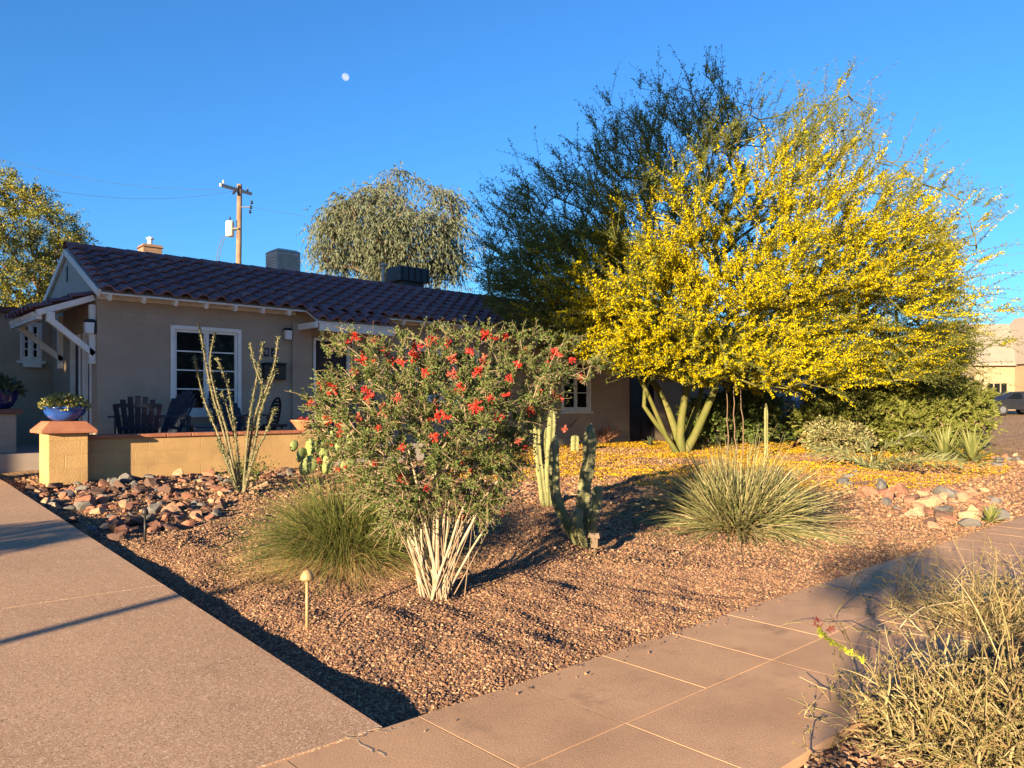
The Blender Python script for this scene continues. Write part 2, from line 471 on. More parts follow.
MT['straw'] = M('straw_stem', (0, 0, 0), .75, island=[(.31, .235, .115), (.39, .31, .165), (.20, .125, .065), (.25, .185, .085), (.13, .10, .045), (.21, .18, .068), (.43, .36, .22)], trans=.12)
MT['strawleaf'] = M('sparse_leaf', (0, 0, 0), .65, island=[(.13, .135, .03), (.21, .19, .06), (.27, .17, .075), (.085, .095, .024), (.30, .255, .115), (.18, .11, .05)], trans=.2)
MT['lime'] = M('fresh_leaf', (0, 0, 0), .6, island=[(.36, .40, .03), (.46, .48, .05), (.30, .34, .025)], trans=.3)
MT['dryred'] = M('dry_pink_stem', (0, 0, 0), .7, island=[(.42, .20, .13), (.50, .27, .18), (.35, .17, .10)], trans=.1)
MT['grape'] = M('pot_leaf', (0, 0, 0), .5, island=[(.13, .15, .03), (.24, .24, .06), (.36, .33, .12), (.09, .11, .025), (.46, .40, .18)], trans=.15)
MT['cream'] = M('bench_paint', (.50, .46, .40), .8, vary=(.42, .38, .33), scale=5)
ROCKS = {
    'rust-red': M('rock_rust', (.33, .155, .10), .9, vary=(.22, .10, .07), scale=7, bump=.6, bscale=18),
    'peach': M('rock_peach', (.42, .255, .16), .9, vary=(.31, .18, .115), scale=7, bump=.6, bscale=18),
    'grey': M('rock_grey', (.165, .155, .15), .9, vary=(.11, .105, .10), scale=7, bump=.6, bscale=18),
    'dark brown': M('rock_brown', (.13, .075, .06), .9, vary=(.09, .055, .045), scale=7, bump=.6, bscale=18),
    'cream': M('rock_cream', (.46, .37, .28), .9, vary=(.36, .28, .20), scale=7, bump=.6, bscale=18),
}


# ------------------------------------------------------------------ naming
def tag(o, label=None, cat=None, group=None, kind=None):
    if label: o['label'] = label
    if cat: o['category'] = cat
    if group: o['group'] = group
    if kind: o['kind'] = kind
    return o


def thing(name, loc, label, cat, group=None):
    o = bpy.data.objects.new(name, None); COL.objects.link(o)
    o.empty_display_size = .2
    o.location = [float(a) for a in loc]
    return tag(o, label, cat, group)


def copy_tree(o, parent=None):
    c = o.copy(); COL.objects.link(c)
    if parent is not None: c.parent = parent
    for ch in list(o.children): copy_tree(ch, c)
    return c


# ================================================================== THE SETTING
def axis(near0, near1, step, far):
    a = np.arange(near0, near1 + 1e-6, step)
    g = 1.35 ** np.arange(1, 40)
    lo = near0 - step * np.cumsum(g); hi = near1 + step * np.cumsum(g)
    return np.concatenate([lo[lo > -far][::-1], a, hi[hi < far]])


xs = axis(-4, 32, .11, 1500); ys = axis(-3, 20, .11, 1500)
XX, YY = np.meshgrid(xs, ys, indexing='ij')
ZZ = G(XX, YY)
under = ((XX < 2.0) & (XX > -4.2) & (YY > 3.3) & (YY < 24)) | ((YY > 1.75) & (YY < 3.22))
ZZ = np.where(under, ZZ - .12, ZZ)
nx, ny = XX.shape
idx = np.arange(nx * ny).reshape(nx, ny)
gb = MB(); gb.add(np.stack([XX, YY, ZZ], -1).reshape(-1, 3), np.stack([idx[:-1, :-1], idx[1:, :-1], idx[1:, 1:], idx[:-1, 1:]], -1).reshape(-1, 4))
tag(gb.build('ground', MT['ground'], smooth=True), kind='structure')

# driveway: four cast panels of exposed aggregate
db = MB()
cuts = [3.27, 6.5, 9.9, 13.35, 17.2, 23.5]
for a, b_ in zip(cuts[:-1], cuts[1:]):
    ya = a + .003; yb = b_ - .003
    for xa, xb in ((-3.9, -.9), (-.888, 2.11)):
        za = float(SLOPE * min(max(ya - Y0, 0), 12.3)); zb = float(SLOPE * min(max(yb - Y0, 0), 12.3)); ym = min(yb, Y0 + 12.3)
        c = .005
        V = []
        for (x0, x1, dy, dz) in ((xa, xb, 0, -c), (xa + c, xb - c, c, 0)):
            V += [[x0, ya + dy, za + dz], [x1, ya + dy, za + dz], [x1, yb - dy, zb + dz], [x0, yb - dy, zb + dz]]
        V += [[xa, ya, za - .2], [xb, ya, za - .2], [xb, yb, zb - .2], [xa, yb, zb - .2]]
        db.add(V, [[4, 5, 6, 7], [0, 1, 5, 4], [1, 2, 6, 5], [2, 3, 7, 6], [3, 0, 4, 7], [8, 9, 1, 0], [9, 10, 2, 1], [10, 11, 3, 2], [11, 8, 0, 3]])
tag(db.build('driveway', MT['drive']), kind='structure')

# sidewalk: scored squares over sandy joints
sb = MB()
x = 2.31 - .72 * 9
k = 0
while x < 60:
    for j, (ya, yb) in enumerate(((1.71, 2.475), (2.482, 3.255))):
        g = .0035 if (k % 2 == 0) else .002
        if x > 11: g = .005
        dz = rng.uniform(-.0015, .0015); c = .0015
        xa, xb = x + g, x + .72 - g
        V = []
        for (x0, x1, y0, y1, z) in ((xa, xb, ya, yb, -c + dz), (xa + c, xb - c, ya + c, yb - c, dz), (xa, xb, ya, yb, -.12)):
            V += [[x0, y0, z], [x1, y0, z], [x1, y1, z], [x0, y1, z]]
        sb.add(V, [[4, 5, 6, 7], [0, 1, 5, 4], [1, 2, 6, 5], [2, 3, 7, 6], [3, 0, 4, 7], [8, 9, 1, 0], [9, 10, 2, 1], [10, 11, 3, 2], [11, 8, 0, 3]])
    x += .72; k += 1
tag(sb.build('sidewalk', MT['walk']), kind='structure')
jb = MB(); jb.span(-4.2, 60, 1.712, 3.262, -.13, -.0085)
tag(jb.build('sidewalk_joints', MT['joint']), kind='structure')
# mortar crumbs where the corner slab is broken
crumb = MB()
for u0, v0, u1, v1 in ((340, 745, 358, 757), (356, 757, 385, 768), (358, 756, 372, 742), (372, 742, 388, 748), (388, 748, 412, 738), (300, 757, 340, 742)):
    a = at(u0, v0); b_ = at(u1, v1); a[2] = b_[2] = .004
    n = 9
    P = a + (b_ - a) * np.linspace(0, 1, n)[:, None] + rng.normal(size=(n, 3)) * [.012, .012, 0]
    P[:, 2] = 0
    t_ = MB(); t_.tube(P, rng.uniform(.004, .010, n), 5); V = t_.V[0] * [1, 1, .15]; V[:, 2] += .0008; crumb.add(V, t_.Q[0], t_.T[0])
tag(crumb.build('sidewalk_crack_filling', M('crack_mortar', (.46, .34, .24), .95, vary=(.20, .13, .085), scale=20)), kind='structure')

# pebbles over the beds (nobody could count them)
def pebbles(n, x0, x1, y0, y1, smin, smax, cond):
    x = rng.uniform(x0, x1, n); y = rng.uniform(y0, y1, n)
    m = in_view(x, y) & cond(x, y); x = x[m]; y = y[m]; n = len(x)
    s = smin * (smax / smin) ** (rng.random(n) ** 1.6)
    base = np.array([[-1, -1, -1], [1, -1, -1], [1, 1, -1], [-1, 1, -1], [-1, -1, 1], [1, -1, 1], [1, 1, 1], [-1, 1, 1]]) * .5
    V = base[None] * rng.uniform(.55, 1.15, (n, 1, 3)) + rng.normal(size=(n, 8, 3)) * .13
    ax = sph(n); th = rng.uniform(0, 2 * pi, n)[:, None, None]
    A = ax[:, None, :]
    V = V * np.cos(th) + np.cross(np.broadcast_to(A, V.shape), V) * np.sin(th) + A * (V * A).sum(-1, keepdims=True) * (1 - np.cos(th))
    V *= s[:, None, None] * np.array([1, 1, .8])
    V += np.stack([x, y, G(x, y) + s * .15], -1)[:, None, :]
    q = np.array([[0, 3, 2, 1], [4, 5, 6, 7], [0, 1, 5, 4], [1, 2, 6, 5], [2, 3, 7, 6], [3, 0, 4, 7]])
    Q = (q[None] + 8 * np.arange(n)[:, None, None]).reshape(-1, 4)
    return V.reshape(-1, 3), Q


pb = MB()
fwd = lambda x, y: CA * x + SA * y
bed = lambda x, y: (x > 2.14) & (y > 3.28)
pb.add(*pebbles(400000, 2.1, 9.5, 3.25, 8.5, .007, .021, lambda x, y: bed(x, y) & (fwd(x, y) < 7.6)))
pb.add(*pebbles(130000, 2.1, 14, 3.25, 12, .011, .028, lambda x, y: bed(x, y) & (fwd(x, y) >= 7.4) & (fwd(x, y) < 11)))
pb.add(*pebbles(80000, 2.1, 26, 3.25, 14.5, .025, .055, lambda x, y: bed(x, y) & (fwd(x, y) >= 10.7) & (fwd(x, y) < 21)))
pb.add(*pebbles(30000, 2.0, 9, -1.2, 1.7, .014, .035, lambda x, y: (y < 1.69)))
# a few stones kicked onto the paving
V, Q = pebbles(1500, 2.2, 12, 3.0, 3.27, .006, .016, lambda x, y: (y > 3.27 - .27 * rng.random(len(y)) ** 4))
V[:, 2] += .053; pb.add(V, Q)
tag(pb.build('gravel', MT['pebble']), 'pinkish brown pebble gravel covering the front yard beds', 'gravel', kind='stuff')

# ================================================================== THE HOUSE
HX0, HX1, HY, RY, EZ, RZ = 3.74, 34.0, 15.0, 17.1, 3.62, 4.74
BY = 2 * RY - HY
house = thing('house', (HX0, HY, .5), 'low single-storey taupe block house with dark red barrel tile roof', 'house')


def wall_open(mb, x0, x1, z0, z1, ops, y, depth):
    xc = sorted({x0, x1, *[a for o in ops for a in o[:2]]}); zc = sorted({z0, z1, *[a for o in ops for a in o[2:]]})
    for xa, xb in zip(xc[:-1], xc[1:]):
        for za, zb in zip(zc[:-1], zc[1:]):
            xm, zm = (xa + xb) / 2, (za + zb) / 2
            if any(o[0] < xm < o[1] and o[2] < zm < o[3] for o in ops): continue
            mb.add([[xa, y, za], [xb, y, za], [xb, y, zb], [xa, y, zb]], [[0, 1, 2, 3]])
    for a, b_, c, d in ops:
        y2 = y + depth
        mb.add([[a, y, c], [a, y2, c], [a, y2, d], [a, y, d]], [[0, 1, 2, 3]])
        mb.add([[b_, y, c], [b_, y2, c], [b_, y2, d], [b_, y, d]], [[3, 2, 1, 0]])
        mb.add([[a, y, c], [b_, y, c], [b_, y2, c], [a, y2, c]], [[0, 1, 2, 3]])
        mb.add([[a, y, d], [b_, y, d], [b_, y2, d], [a, y2, d]], [[3, 2, 1, 0]])


ops = [(4.99, 6.34, 1.45, 3.12), (7.92, 8.80, .82, 3.06), (10.55, 11.35, 1.75, 3.02), (11.75, 12.55, 1.75, 3.02), (15.55, 16.75, 1.45, 2.92), (18.55, 19.75, .5, 2.62)]
wb = MB()
wall_open(wb, HX0, HX1, .2, EZ + .12, ops, HY, .14)
# the street end of the house (facing the driveway) with its two dark doorways, and the closed sides behind
wops = [(15.38, 15.92, .8, 2.95), (16.15, 16.85, .8, 2.95)]
t = MB(); wall_open(t, HY, BY, .2, EZ + .12, wops, 0, .12)
for V in t.V:
    V2 = V.copy(); V2[:, 0] = HX0 + V[:, 1]; V2[:, 1] = V[:, 0]
    wb.add(V2, [[3, 2, 1, 0]])
wb.add([[HX1, HY, .2], [HX1, BY, .2], [HX1, BY, EZ + .12], [HX1, HY, EZ + .12]], [[0, 1, 2, 3]])
wb.add([[HX0, BY, .2], [HX1, BY, .2], [HX1, BY, EZ + .12], [HX0, BY, EZ + .12]], [[3, 2, 1, 0]])
# the shallow pier beside the front door
wb.span(7.42, 7.86, HY - .07, HY - .003, .3, 3.36)
wall = wb.build('wall', MT['stucco'], house)
gv = MB()
for xx in (HX0 - .012,):
    zg = EZ + .05
    gv.add([[xx, HY + .05, zg], [xx, BY - .05, zg], [xx, RY, RZ - .06], [xx + .1, HY + .05, zg], [xx + .1, BY - .05, zg], [xx + .1, RY, RZ - .06]], [[0, 1, 4, 3], [1, 2, 5, 4], [2, 0, 3, 5]], [[0, 2, 1], [3, 4, 5]])
gable = gv.build('gable', MT['gable'], house)
gv = MB(); zg = EZ + .05; xx = HX1 + .012
gv.add([[xx, HY + .05, zg], [xx, BY - .05, zg], [xx, RY, RZ - .06], [xx - .1, HY + .05, zg], [xx - .1, BY - .05, zg], [xx - .1, RY, RZ - .06]], [[0, 1, 4, 3], [1, 2, 5, 4], [2, 0, 3, 5]], [[0, 2, 1], [3, 4, 5]])
gv.build('gable', MT['gable'], house)
gvt = MB(); gvt.span(HX0 - .03, HX0 - .014, RY - .05, RY + .05, 4.05, 4.35)
gvt.build('gable_vent', MT['black'], gable)


def tiles(mb, x0, x1, ya, za, yb, zb, rows, w=.33):
    """barrel tiles from eave (ya, za) up to ridge (yb, zb), each its own piece"""
    n = int(round((x1 - x0) / w)); w = (x1 - x0) / n
    tt = np.array([0, .08, .2, .32, .44, .56, .64, .72, .86, 1.0])
    hh = np.where(tt <= .64, .075 * np.sin(pi * np.clip(tt / .64, 0, 1)) ** .8, -.012 * np.sin(pi * (tt - .64) / .36))
    L = math.hypot(yb - ya, zb - za); dy, dz = (yb - ya) / L, (zb - za) / L; ny_, nz_ = -dz * np.sign(dy), abs(dy)
    ny_ = -dz if dy > 0 else dz
    ny_, nz_ = (-dz, dy) if dy > 0 else (dz, -dy)
    e = L / rows; m = len(tt)
    for r in range(rows):
        for c in range(n):
            jx = rng.normal() * .004; jl = rng.normal() * .008
            s0 = r * e - .03 + jl; s1 = (r + 1) * e + .03
            xx = x0 + c * w + tt * w * 1.02 + jx
            V = []
            for s_, lift, sc in ((s0, .046, 1.), (s1, -.006, .92), (s0, .018, .97)):
                h = hh * sc + lift
                V.append(np.stack([xx, ya + dy * s_ + ny_ * h, za + dz * s_ + nz_ * h], -1))
            i = np.arange(m - 1)
            mb.add(np.vstack(V), np.vstack([np.stack([i, i + 1, m + i + 1, m + i], -1), np.stack([2 * m + i, 2 * m + i + 1, i + 1, i], -1)]))


rb = MB()
tiles(rb, HX0 - .05, HX1 + .3, HY - .40, EZ - .02, RY, RZ, 8)
tiles(rb, HX0 - .05, HX1 + .3, BY + .40, EZ - .02, RY, RZ, 8)
# the roof dips lower in front of the entry
tiles(rb, 7.55, 9.45, HY - .88, EZ - .275, HY - .385, EZ - .02, 2)
# barrel ridge caps and the caps along the rakes
nr = int((HX1 - HX0 + .6) / .38)
for i in range(nr):
    x0 = HX0 - .06 + i * (HX1 - HX0 + .36) / nr
    a = np.linspace(-.15 * pi, 1.15 * pi, 9)
    V = np.vstack([np.stack([np.full(9, xq), RY + rr * np.cos(a), RZ - .0 + rr * np.sin(a) * .75], -1) for xq, rr in ((x0, .135), (x0 + .42, .115))])
    k = np.arange(8); rb.add(V, np.stack([k, k + 1, 9 + k + 1, 9 + k], -1))
roof = rb.build('roof', MT['tile'], house)
# boards under the tiles
ub = MB()
for sgn in (1, -1):
    y0 = RY - sgn * (RY - HY + .36); z0 = EZ - .045
    V = [[HX0 - .02, y0, z0], [HX1 + .25, y0, z0], [HX1 + .25, RY, RZ - .03], [HX0 - .02, RY, RZ - .03]]
    V += [[a, b_, c - .03] for a, b_, c in V]
    ub.add(V, [[0, 1, 2, 3], [7, 6, 5, 4], [0, 4, 5, 1], [1, 5, 6, 2], [3, 7, 4, 0]])
V = [[7.58, HY - .86, EZ - .30], [9.42, HY - .86, EZ - .30], [9.42, HY - .36, EZ - .046], [7.58, HY - .36, EZ - .046]]
V += [[a, b_, c - .03] for a, b_, c in V]
ub.add(V, [[0, 1, 2, 3], [7, 6, 5, 4], [0, 4, 5, 1], [1, 5, 6, 2], [3, 7, 4, 0]])
ub.build('roof_boards', MT['white'], roof)
# white rafter tails under the eave
xr = HX0 + .12
tail = None
rz_ = (RZ - EZ + .02) / (RY - HY + .40)
while xr < HX1:
    if not (7.45 < xr < 9.5):
        if tail is None:
            tb = MB(); tb.beam((0, 0, 0), (0, .42, .42 * rz_), .06, .13)
            me = tb.build('rafter_tail', MT['white'], house, world=False)
            tail = me
        else:
            me = tail.copy(); COL.objects.link(me); me.parent = house
        me.location = (xr - HX0, HY - .345 - HY, EZ - .115 - .5)
    xr += .56
fb = MB(); fb.span(HX0, 7.5, HY - .035, HY - .003, EZ - .12, EZ + .0); fb.span(9.5, HX1, HY - .035, HY - .003, EZ - .12, EZ)
fb.build('frieze_board', MT['white'], house)
fb = MB(); fb.span(7.62, 9.40, HY - .845, HY - .80, EZ - .49, EZ - .325)
fb.build('fascia_board', MT['white'], house, bevel=.004)
for xx in (7.56, 9.42):
    fb = MB(); fb.beam((xx, HY - .84, EZ - .37), (xx, HY - .02, EZ - .37 + .0), .05, .12); fb.build('entry_bracket', MT['white'], house)
# white rake boards on the gable end
for sgn in (1, -1):
    fb = MB(); fb.beam((HX0 - .045, RY - sgn * (RY - HY + .30), EZ - .05), (HX0 - .045, RY, RZ - .11), .05, .12)
    fb.build('rake_board', MT['white'], house)


def window(x0, x1, z0, z1, leaves, lites, y=HY, parent=house, m='white', fr=.065):
    f = MB(); yf = y - .025
    f.span(x0 - .005, x0 + fr, yf, y + .10, z0, z1); f.span(x1 - fr, x1 + .005, yf, y + .10, z0, z1)
    f.span(x0 + fr, x1 - fr, yf, y + .10, z1 - fr, z1 + .005); f.span(x0 + fr, x1 - fr, yf, y + .10, z0 - .005, z0 + fr)
    lw = (x1 - x0 - 2 * fr) / leaves
    for i in range(leaves):
        a = x0 + fr + i * lw; b_ = a + lw; s = .05
        if i: f.span(a - .022, a + .022, yf + .006, y + .098, z0 + fr, z1 - fr)
        f.span(a + .004, a + s, y + .015, y + .085, z0 + fr, z1 - fr); f.span(b_ - s, b_ - .004, y + .015, y + .085, z0 + fr, z1 - fr)
        f.span(a + s, b_ - s, y + .015, y + .085, z1 - fr - s, z1 - fr); f.span(a + s, b_ - s, y + .015, y + .085, z0 + fr, z0 + fr + s)
        for q in range(1, lites):
            zq = z0 + fr + s + (z1 - z0 - 2 * fr - 2 * s) * q / lites
            f.span(a + s, b_ - s, y + .03, y + .07, zq - .012, zq + .012)
    root = bpy.data.objects.new('window', None); COL.objects.link(root); root.parent = parent
    root.location = np.array([x0, y, z0]) - world_loc(parent)
    f.build('frame', MT[m], root)
    p = MB(); p.span(x0 + .01, x1 - .01, y + .05, y + .06, z0 + .01, z1 - .01)
    p.build('pane', MT['glass'], root)
    s = MB(); s.span(x0 - .07, x1 + .07, y - .06, y - .003, z0 - .065, z0 - .008); s.build('sill', MT['white'], root, bevel=.005)
    return root


w1 = window(4.99, 6.34, 1.45, 3.12, 2, 4)
w1['label'] = 'tall white double casement window with four lights in each leaf'
window(10.55, 11.35, 1.75, 3.02, 1, 4); window(11.75, 12.55, 1.75, 3.02, 1, 4)
window(15.55, 16.75, 1.45, 2.92, 2, 3)


def door(x0, x1, z0, z1, y, parent, label=None):
    root = bpy.data.objects.new('door', None); COL.objects.link(root); root.parent = parent
    root.location = np.array([x0, y, z0]) - world_loc(parent)
    f = MB(); f.span(x0, x0 + .055, y - .02, y + .09, z0, z1); f.span(x1 - .055, x1, y - .02, y + .09, z0, z1); f.span(x0 + .055, x1 - .055, y - .02, y + .09, z1 - .055, z1)
    f.build('frame', MT['white'] if label else MT['door'], root)
    p = MB(); p.span(x0 + .05, x1 - .05, y + .05, y + .10, z0, z1 - .05)
    for za, zb in ((.12, .95), (1.05, 1.95)):
        for k in (0, 1):
            xa = x0 + .12 + k * (x1 - x0 - .2) / 2; xb = xa + (x1 - x0 - .36) / 2
            p.span(xa, xb, y + .04, y + .052, z0 + za, z0 + za + (zb - za) * .97)
    p.build('door_leaf', MT['door'], root)
    h = MB(); h.tube([(x1 - .13, y + .05, z0 + 1.02), (x1 - .13, y - .01, z0 + 1.02)], .012, 8); h.tube([(x1 - .13, y - .01, z0 + 1.02), (x1 - .22, y - .01, z0 + 1.02)], .011, 8)
    h.build('handle', MT['bronze'], root)
    if label: root['label'] = label
    return root


door(7.92, 8.80, .82, 3.06, HY, house, 'dark front door under the low white fascia')
door(18.55, 19.75, .5, 2.62, HY, house)
# two dark doorways on the driveway end, under the tiled awning
for a, b_, c, d in wops:
    p = MB(); p.span(HX0 + .06, HX0 + .12, a, b_, c, d)
    dr = p.build('door', MT['door'], house)
    f = MB(); f.span(HX0 - .02, HX0 + .06, a, a + .06, c, d); f.span(HX0 - .02, HX0 + .06, b_ - .06, b_, c, d); f.span(HX0 - .02, HX0 + .06, a + .06, b_ - .06, d - .06, d)
    f.build('frame', MT['white'], dr)
# tiled awning on white brackets over those doors
aw = MB()
t = MB(); tiles(t, -17.55, -15.12, 2.80, 3.25, HX0 - .02, 3.60, 3)
for V in t.V:
    V2 = np.stack([V[:, 1], -V[:, 0], V[:, 2]], -1)
    m = len(V2) // 3; i = np.arange(m - 1)
    aw.add(V2, np.vstack([np.stack([i, i + 1, m + i + 1, m + i], -1), np.stack([2 * m + i, 2 * m + i + 1, i + 1, i], -1)])[:, ::-1])
awn = aw.build('awning', MT['tile'], house)
awn['label'] = 'small tiled awning over the driveway doors'
ab = MB(); ab.beam((2.84, 15.14, 3.19), (HX0 - .02, 15.14, 3.53), .05, .10); ab.beam((2.84, 17.5, 3.19), (HX0 - .02, 17.5, 3.53), .05, .10)
ab.span(2.84, 2.92, 15.17, 17.47, 3.09, 3.20)
for yy in np.arange(15.4, 17.4, .28): ab.beam((2.80, yy, 3.18), (HX0 - .02, yy, 3.525), .045, .07)
ab.build('awning_frame', MT['white'], awn)
for yy in (15.14, 17.5):
    b_ = MB(); b_.span(2.98, 3.10, yy - .06, yy + .06, 3.05, 3.22); b_.beam((3.02, yy, 3.10), (HX0 - .02, yy, 2.52), .10, .10); b_.span(HX0 - .10, HX0 - .003, yy - .05, yy + .05, 2.35, 3.40)
    b_.build('bracket', MT['white'], awn, bevel=.004)
# low wing behind, across the end of the driveway
wing = MB()
wall_open(wing, -3.0, HX0 - .003, .3, 3.5, [(3.20, 3.58, 2.55, 3.34)], 18.62, .12)
wing.build('wing_wall', MT['stucco'], house)
wr = MB(); wr.span(-3.2, HX0 - .003, 18.45, 21.5, 3.505, 3.62); wr.build('wing_roof', MT['darkcap'], house)
wn = window(3.20, 3.58, 2.55, 3.34, 2, 4, y=18.62, fr=.03)
wn['label'] = 'small white multi-pane window in the wing wall'
bxm = MB(); bxm.span(3.22, 3.56, 18.46, 18.55, 2.40, 2.48); bxm.build('window_box', MT['white'], wn, bevel=.006)


def wall_lamp(p, axis_, label):
    r = thing('wall_lamp', p, label, 'wall lamp')
    s = 1
    b_ = MB()
    if axis_ == 'y':
        b_.box((p[0], p[1] - .015, p[2]), (.11, .03, .2)); b_.box((p[0], p[1] - .08, p[2] + .12), (.19, .17, .05), taper=.6); b_.box((p[0], p[1] - .05, p[2] + .085), (.03, .1, .03))
        g = MB(); g.box((p[0], p[1] - .095, p[2] - .0), (.12, .115, .19), taper=1.15)
    else:
        b_.box((p[0] - .015, p[1], p[2]), (.03, .11, .2)); b_.box((p[0] - .10, p[1], p[2] + .13), (.19, .17, .05), taper=.6); b_.box((p[0] - .06, p[1], p[2] + .09), (.1, .03, .03))
        g = MB(); g.box((p[0] - .11, p[1], p[2]), (.13, .13, .19), taper=1.12)
    b_.build('bracket', MT['black'], r); g.build('lamp_shade', MT['frost'], r, bevel=.008)
    return r


wall_lamp((7.30, HY - .003 - .0, 3.07), 'y', 'black wall lamp with frosted glass left of the front door')
wall_lamp((HX0 - .003, 15.08, 2.98), 'x', 'wall lamp with pale glass under the tiled awning bracket')


# house number tiles
def text_mesh(txt, size, m, parent, loc, name):
    cu = bpy.data.curves.new(name, 'FONT'); cu.body = txt; cu.size = size; cu.extrude = .003; cu.align_x = 'CENTER'; cu.align_y = 'CENTER'
    tmp = bpy.data.objects.new(name, cu)
    COL.objects.link(tmp); dg = bpy.context.evaluated_depsgraph_get()
    me = bpy.data.meshes.new_from_object(tmp.evaluated_get(dg)); bpy.data.objects.remove(tmp)
    me.materials.clear(); me.materials.append(m)
    o = bpy.data.objects.new(name, me); COL.objects.link(o); o.parent = parent; o.location = loc; o.rotation_euler = (pi / 2, 0, 0)
    return o


for xx, ch, lb in ((6.87, '8', 'black house number tile with grey numeral above the wall mailbox'), (7.03, '4', 'house number tile nearer the lamp, half hidden by ocotillo wands')):
    pr = thing('house_number', (xx, HY - .002, 2.70), lb, 'house number', 'house number tiles')
    pl = MB(); pl.box((xx, HY - .012, 2.70), (.11, .018, .18)); pl.build('plate', MT['plate'], pr, bevel=.003)
    text_mesh(ch, .15, MT['num'], pr, (0, -.021, 0), 'numeral')

mbx = thing('wall_mailbox', (7.0, HY - .002, 2.30), 'black wall mailbox below the house number tiles', 'mailbox')
b_ = MB(); b_.span(6.77, 7.24, HY - .14, HY - .003, 2.14, 2.44); b_.build('body', MT['black'], mbx, bevel=.01)
b_ = MB(); b_.box((7.005, HY - .078, 2.46), (.50, .165, .03), rx=R(-9)); b_.build('lid', MT['black'], mbx, bevel=.006)

# ================================================================== PATIO AND LOW WALLS
pf = MB(); pf.span(3.05, 9.6, 13.3, HY - .002, .2, .80)
tag(pf.build('patio', MT['patio']), kind='structure')

pw = thing('patio_wall', (3.0, 13.2, .45), 'low tan stucco patio wall with terracotta coping and corner pillar', 'wall')
b_ = MB(); b_.span(3.12, 7.06, 13.2, 13.42, .1, 1.09); b_.build('wall_body', MT['lowwall'], pw)
b_ = MB()
x = 3.12
while x < 7.04:
    xe = min(x + .40, 7.12)
    b_.span(x + .002, xe - .002, 13.155, 13.465, 1.093, 1.15); x = xe
b_.build('coping', MT['coping'], pw, bevel=.012)
b_ = MB(); b_.span(2.58, 3.115, 12.98, 13.58, .1, 1.19); b_.build('pillar', MT['lowwall'], pw, bevel=.012)
b_ = MB()
c = np.array([2.848, 13.28]); V = []
for hx, hy, z in ((.375, .40, 1.193), (.375, .40, 1.235), (.25, .26, 1.37)):
    V += [[c[0] - hx, c[1] - hy, z], [c[0] + hx, c[1] - hy, z], [c[0] + hx, c[1] + hy, z], [c[0] - hx, c[1] + hy, z]]
b_.add(V, [[3, 2, 1, 0], [8, 9, 10, 11]] + [[4 * l + i, 4 * l + (i + 1) % 4, 4 * l + 4 + (i + 1) % 4, 4 * l + 4 + i] for l in (0, 1) for i in range(4)])
b_.build('pillar_cap', MT['coping'], pw, bevel=.008)

lw = thing('planter_wall', (2.0, 15.6, .5), 'low shaded wall with dark cap at the end of the driveway', 'wall')
b_ = MB(); b_.span(-3.0, 2.62, 15.6, 15.95, .3, 1.46); b_.build('wall_body', MT['stucco'], lw)
b_ = MB(); b_.span(-3.0, 2.70, 15.53, 16.02, 1.463, 1.55); b_.build('coping', MT['darkcap'], lw, bevel=.01)
st = MB(); st.span(2.13, 3.6, 15.1, 18.6, .2, .80)
tag(st.build('walkway', MT['patio']), kind='structure')


def pot_plant(name, c, prof, mpot, label, nl, spread, hgt, ls, ml, group=None, extra=None):
    r = thing(name, c, label, 'potted plant', group)
    p = MB(); p.lathe(prof, c, 28); p.build('pot', MT[mpot], r, smooth=True)
    top = prof[-2][1]
    s = MB(); s.lathe([(0.001, top - .03), (prof[-1][0], top - .028)], c, 20); s.build('soil', MT['rust'], r)
    d = sph(nl * 2); d = d[d[:, 2] > -.25][:nl]; n = len(d)
    q = d * np.array([spread, spread, hgt]) * (rng.random((n, 1)) ** .4) + np.array(c) + np.array([0, 0, top])
    f = MB(); f.add(*leaf_quads(q, d + sph(n) * .7, rng.uniform(.7, 1.3, n) * ls, rng.uniform(.5, .8, n) * ls))
    if extra is not None: extra(f)
    f.build('foliage', MT[ml], r)
    return r


bowl = [(.10, 0), (.14, .005), (.22, .05), (.275, .12), (.295, .19), (.305, .215), (.29, .22), (.265, .18)]
pot_plant('potted_plant', (2.86, 13.26, 1.37), bowl, 'bluepot', 'round blue bowl of yellow-green succulents on the corner pillar cap', 900, .33, .19, .055, 'grape')
tall = [(.13, 0), (.2, .05), (.26, .16), (.28, .27), (.29, .3), (.27, .31), (.25, .26)]
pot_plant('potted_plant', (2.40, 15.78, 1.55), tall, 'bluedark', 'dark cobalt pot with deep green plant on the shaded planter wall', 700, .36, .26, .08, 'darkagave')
tp = thing('terracotta_pot', (6.82, 13.31, 1.15), 'flared terracotta pot on the end of the low patio wall', 'pot')
p = MB(); p.lathe([(.09, 0), (.10, .005), (.15, .08), (.21, .15), (.23, .17), (.23, .19), (.205, .195), (.17, .12), (.02, .10)], (6.82, 13.31, 1.15), 26)
p.build('pot', MT['terra'], tp, smooth=True)
p = MB(); q = np.array([6.82, 13.31, 1.30]) + sph(60) * [.13, .13, .06]; p.add(*leaf_quads(q, sph(60) + [0, 0, .6], .07, .035)); p.build('foliage', MT['red'], tp)
bp_ = thing('glazed_pot', (8.35, 14.45, .80), 'deep blue glazed pot standing by the front door', 'pot')
p = MB(); p.lathe([(.15, 0), (.19, .03), (.25, .22), (.27, .42), (.25, .52), (.27, .56), (.24, .565), (.22, .50), (.02, .48)], (8.35, 14.45, .80), 26); p.build('pot', MT['bluedark'], bp_, smooth=True)
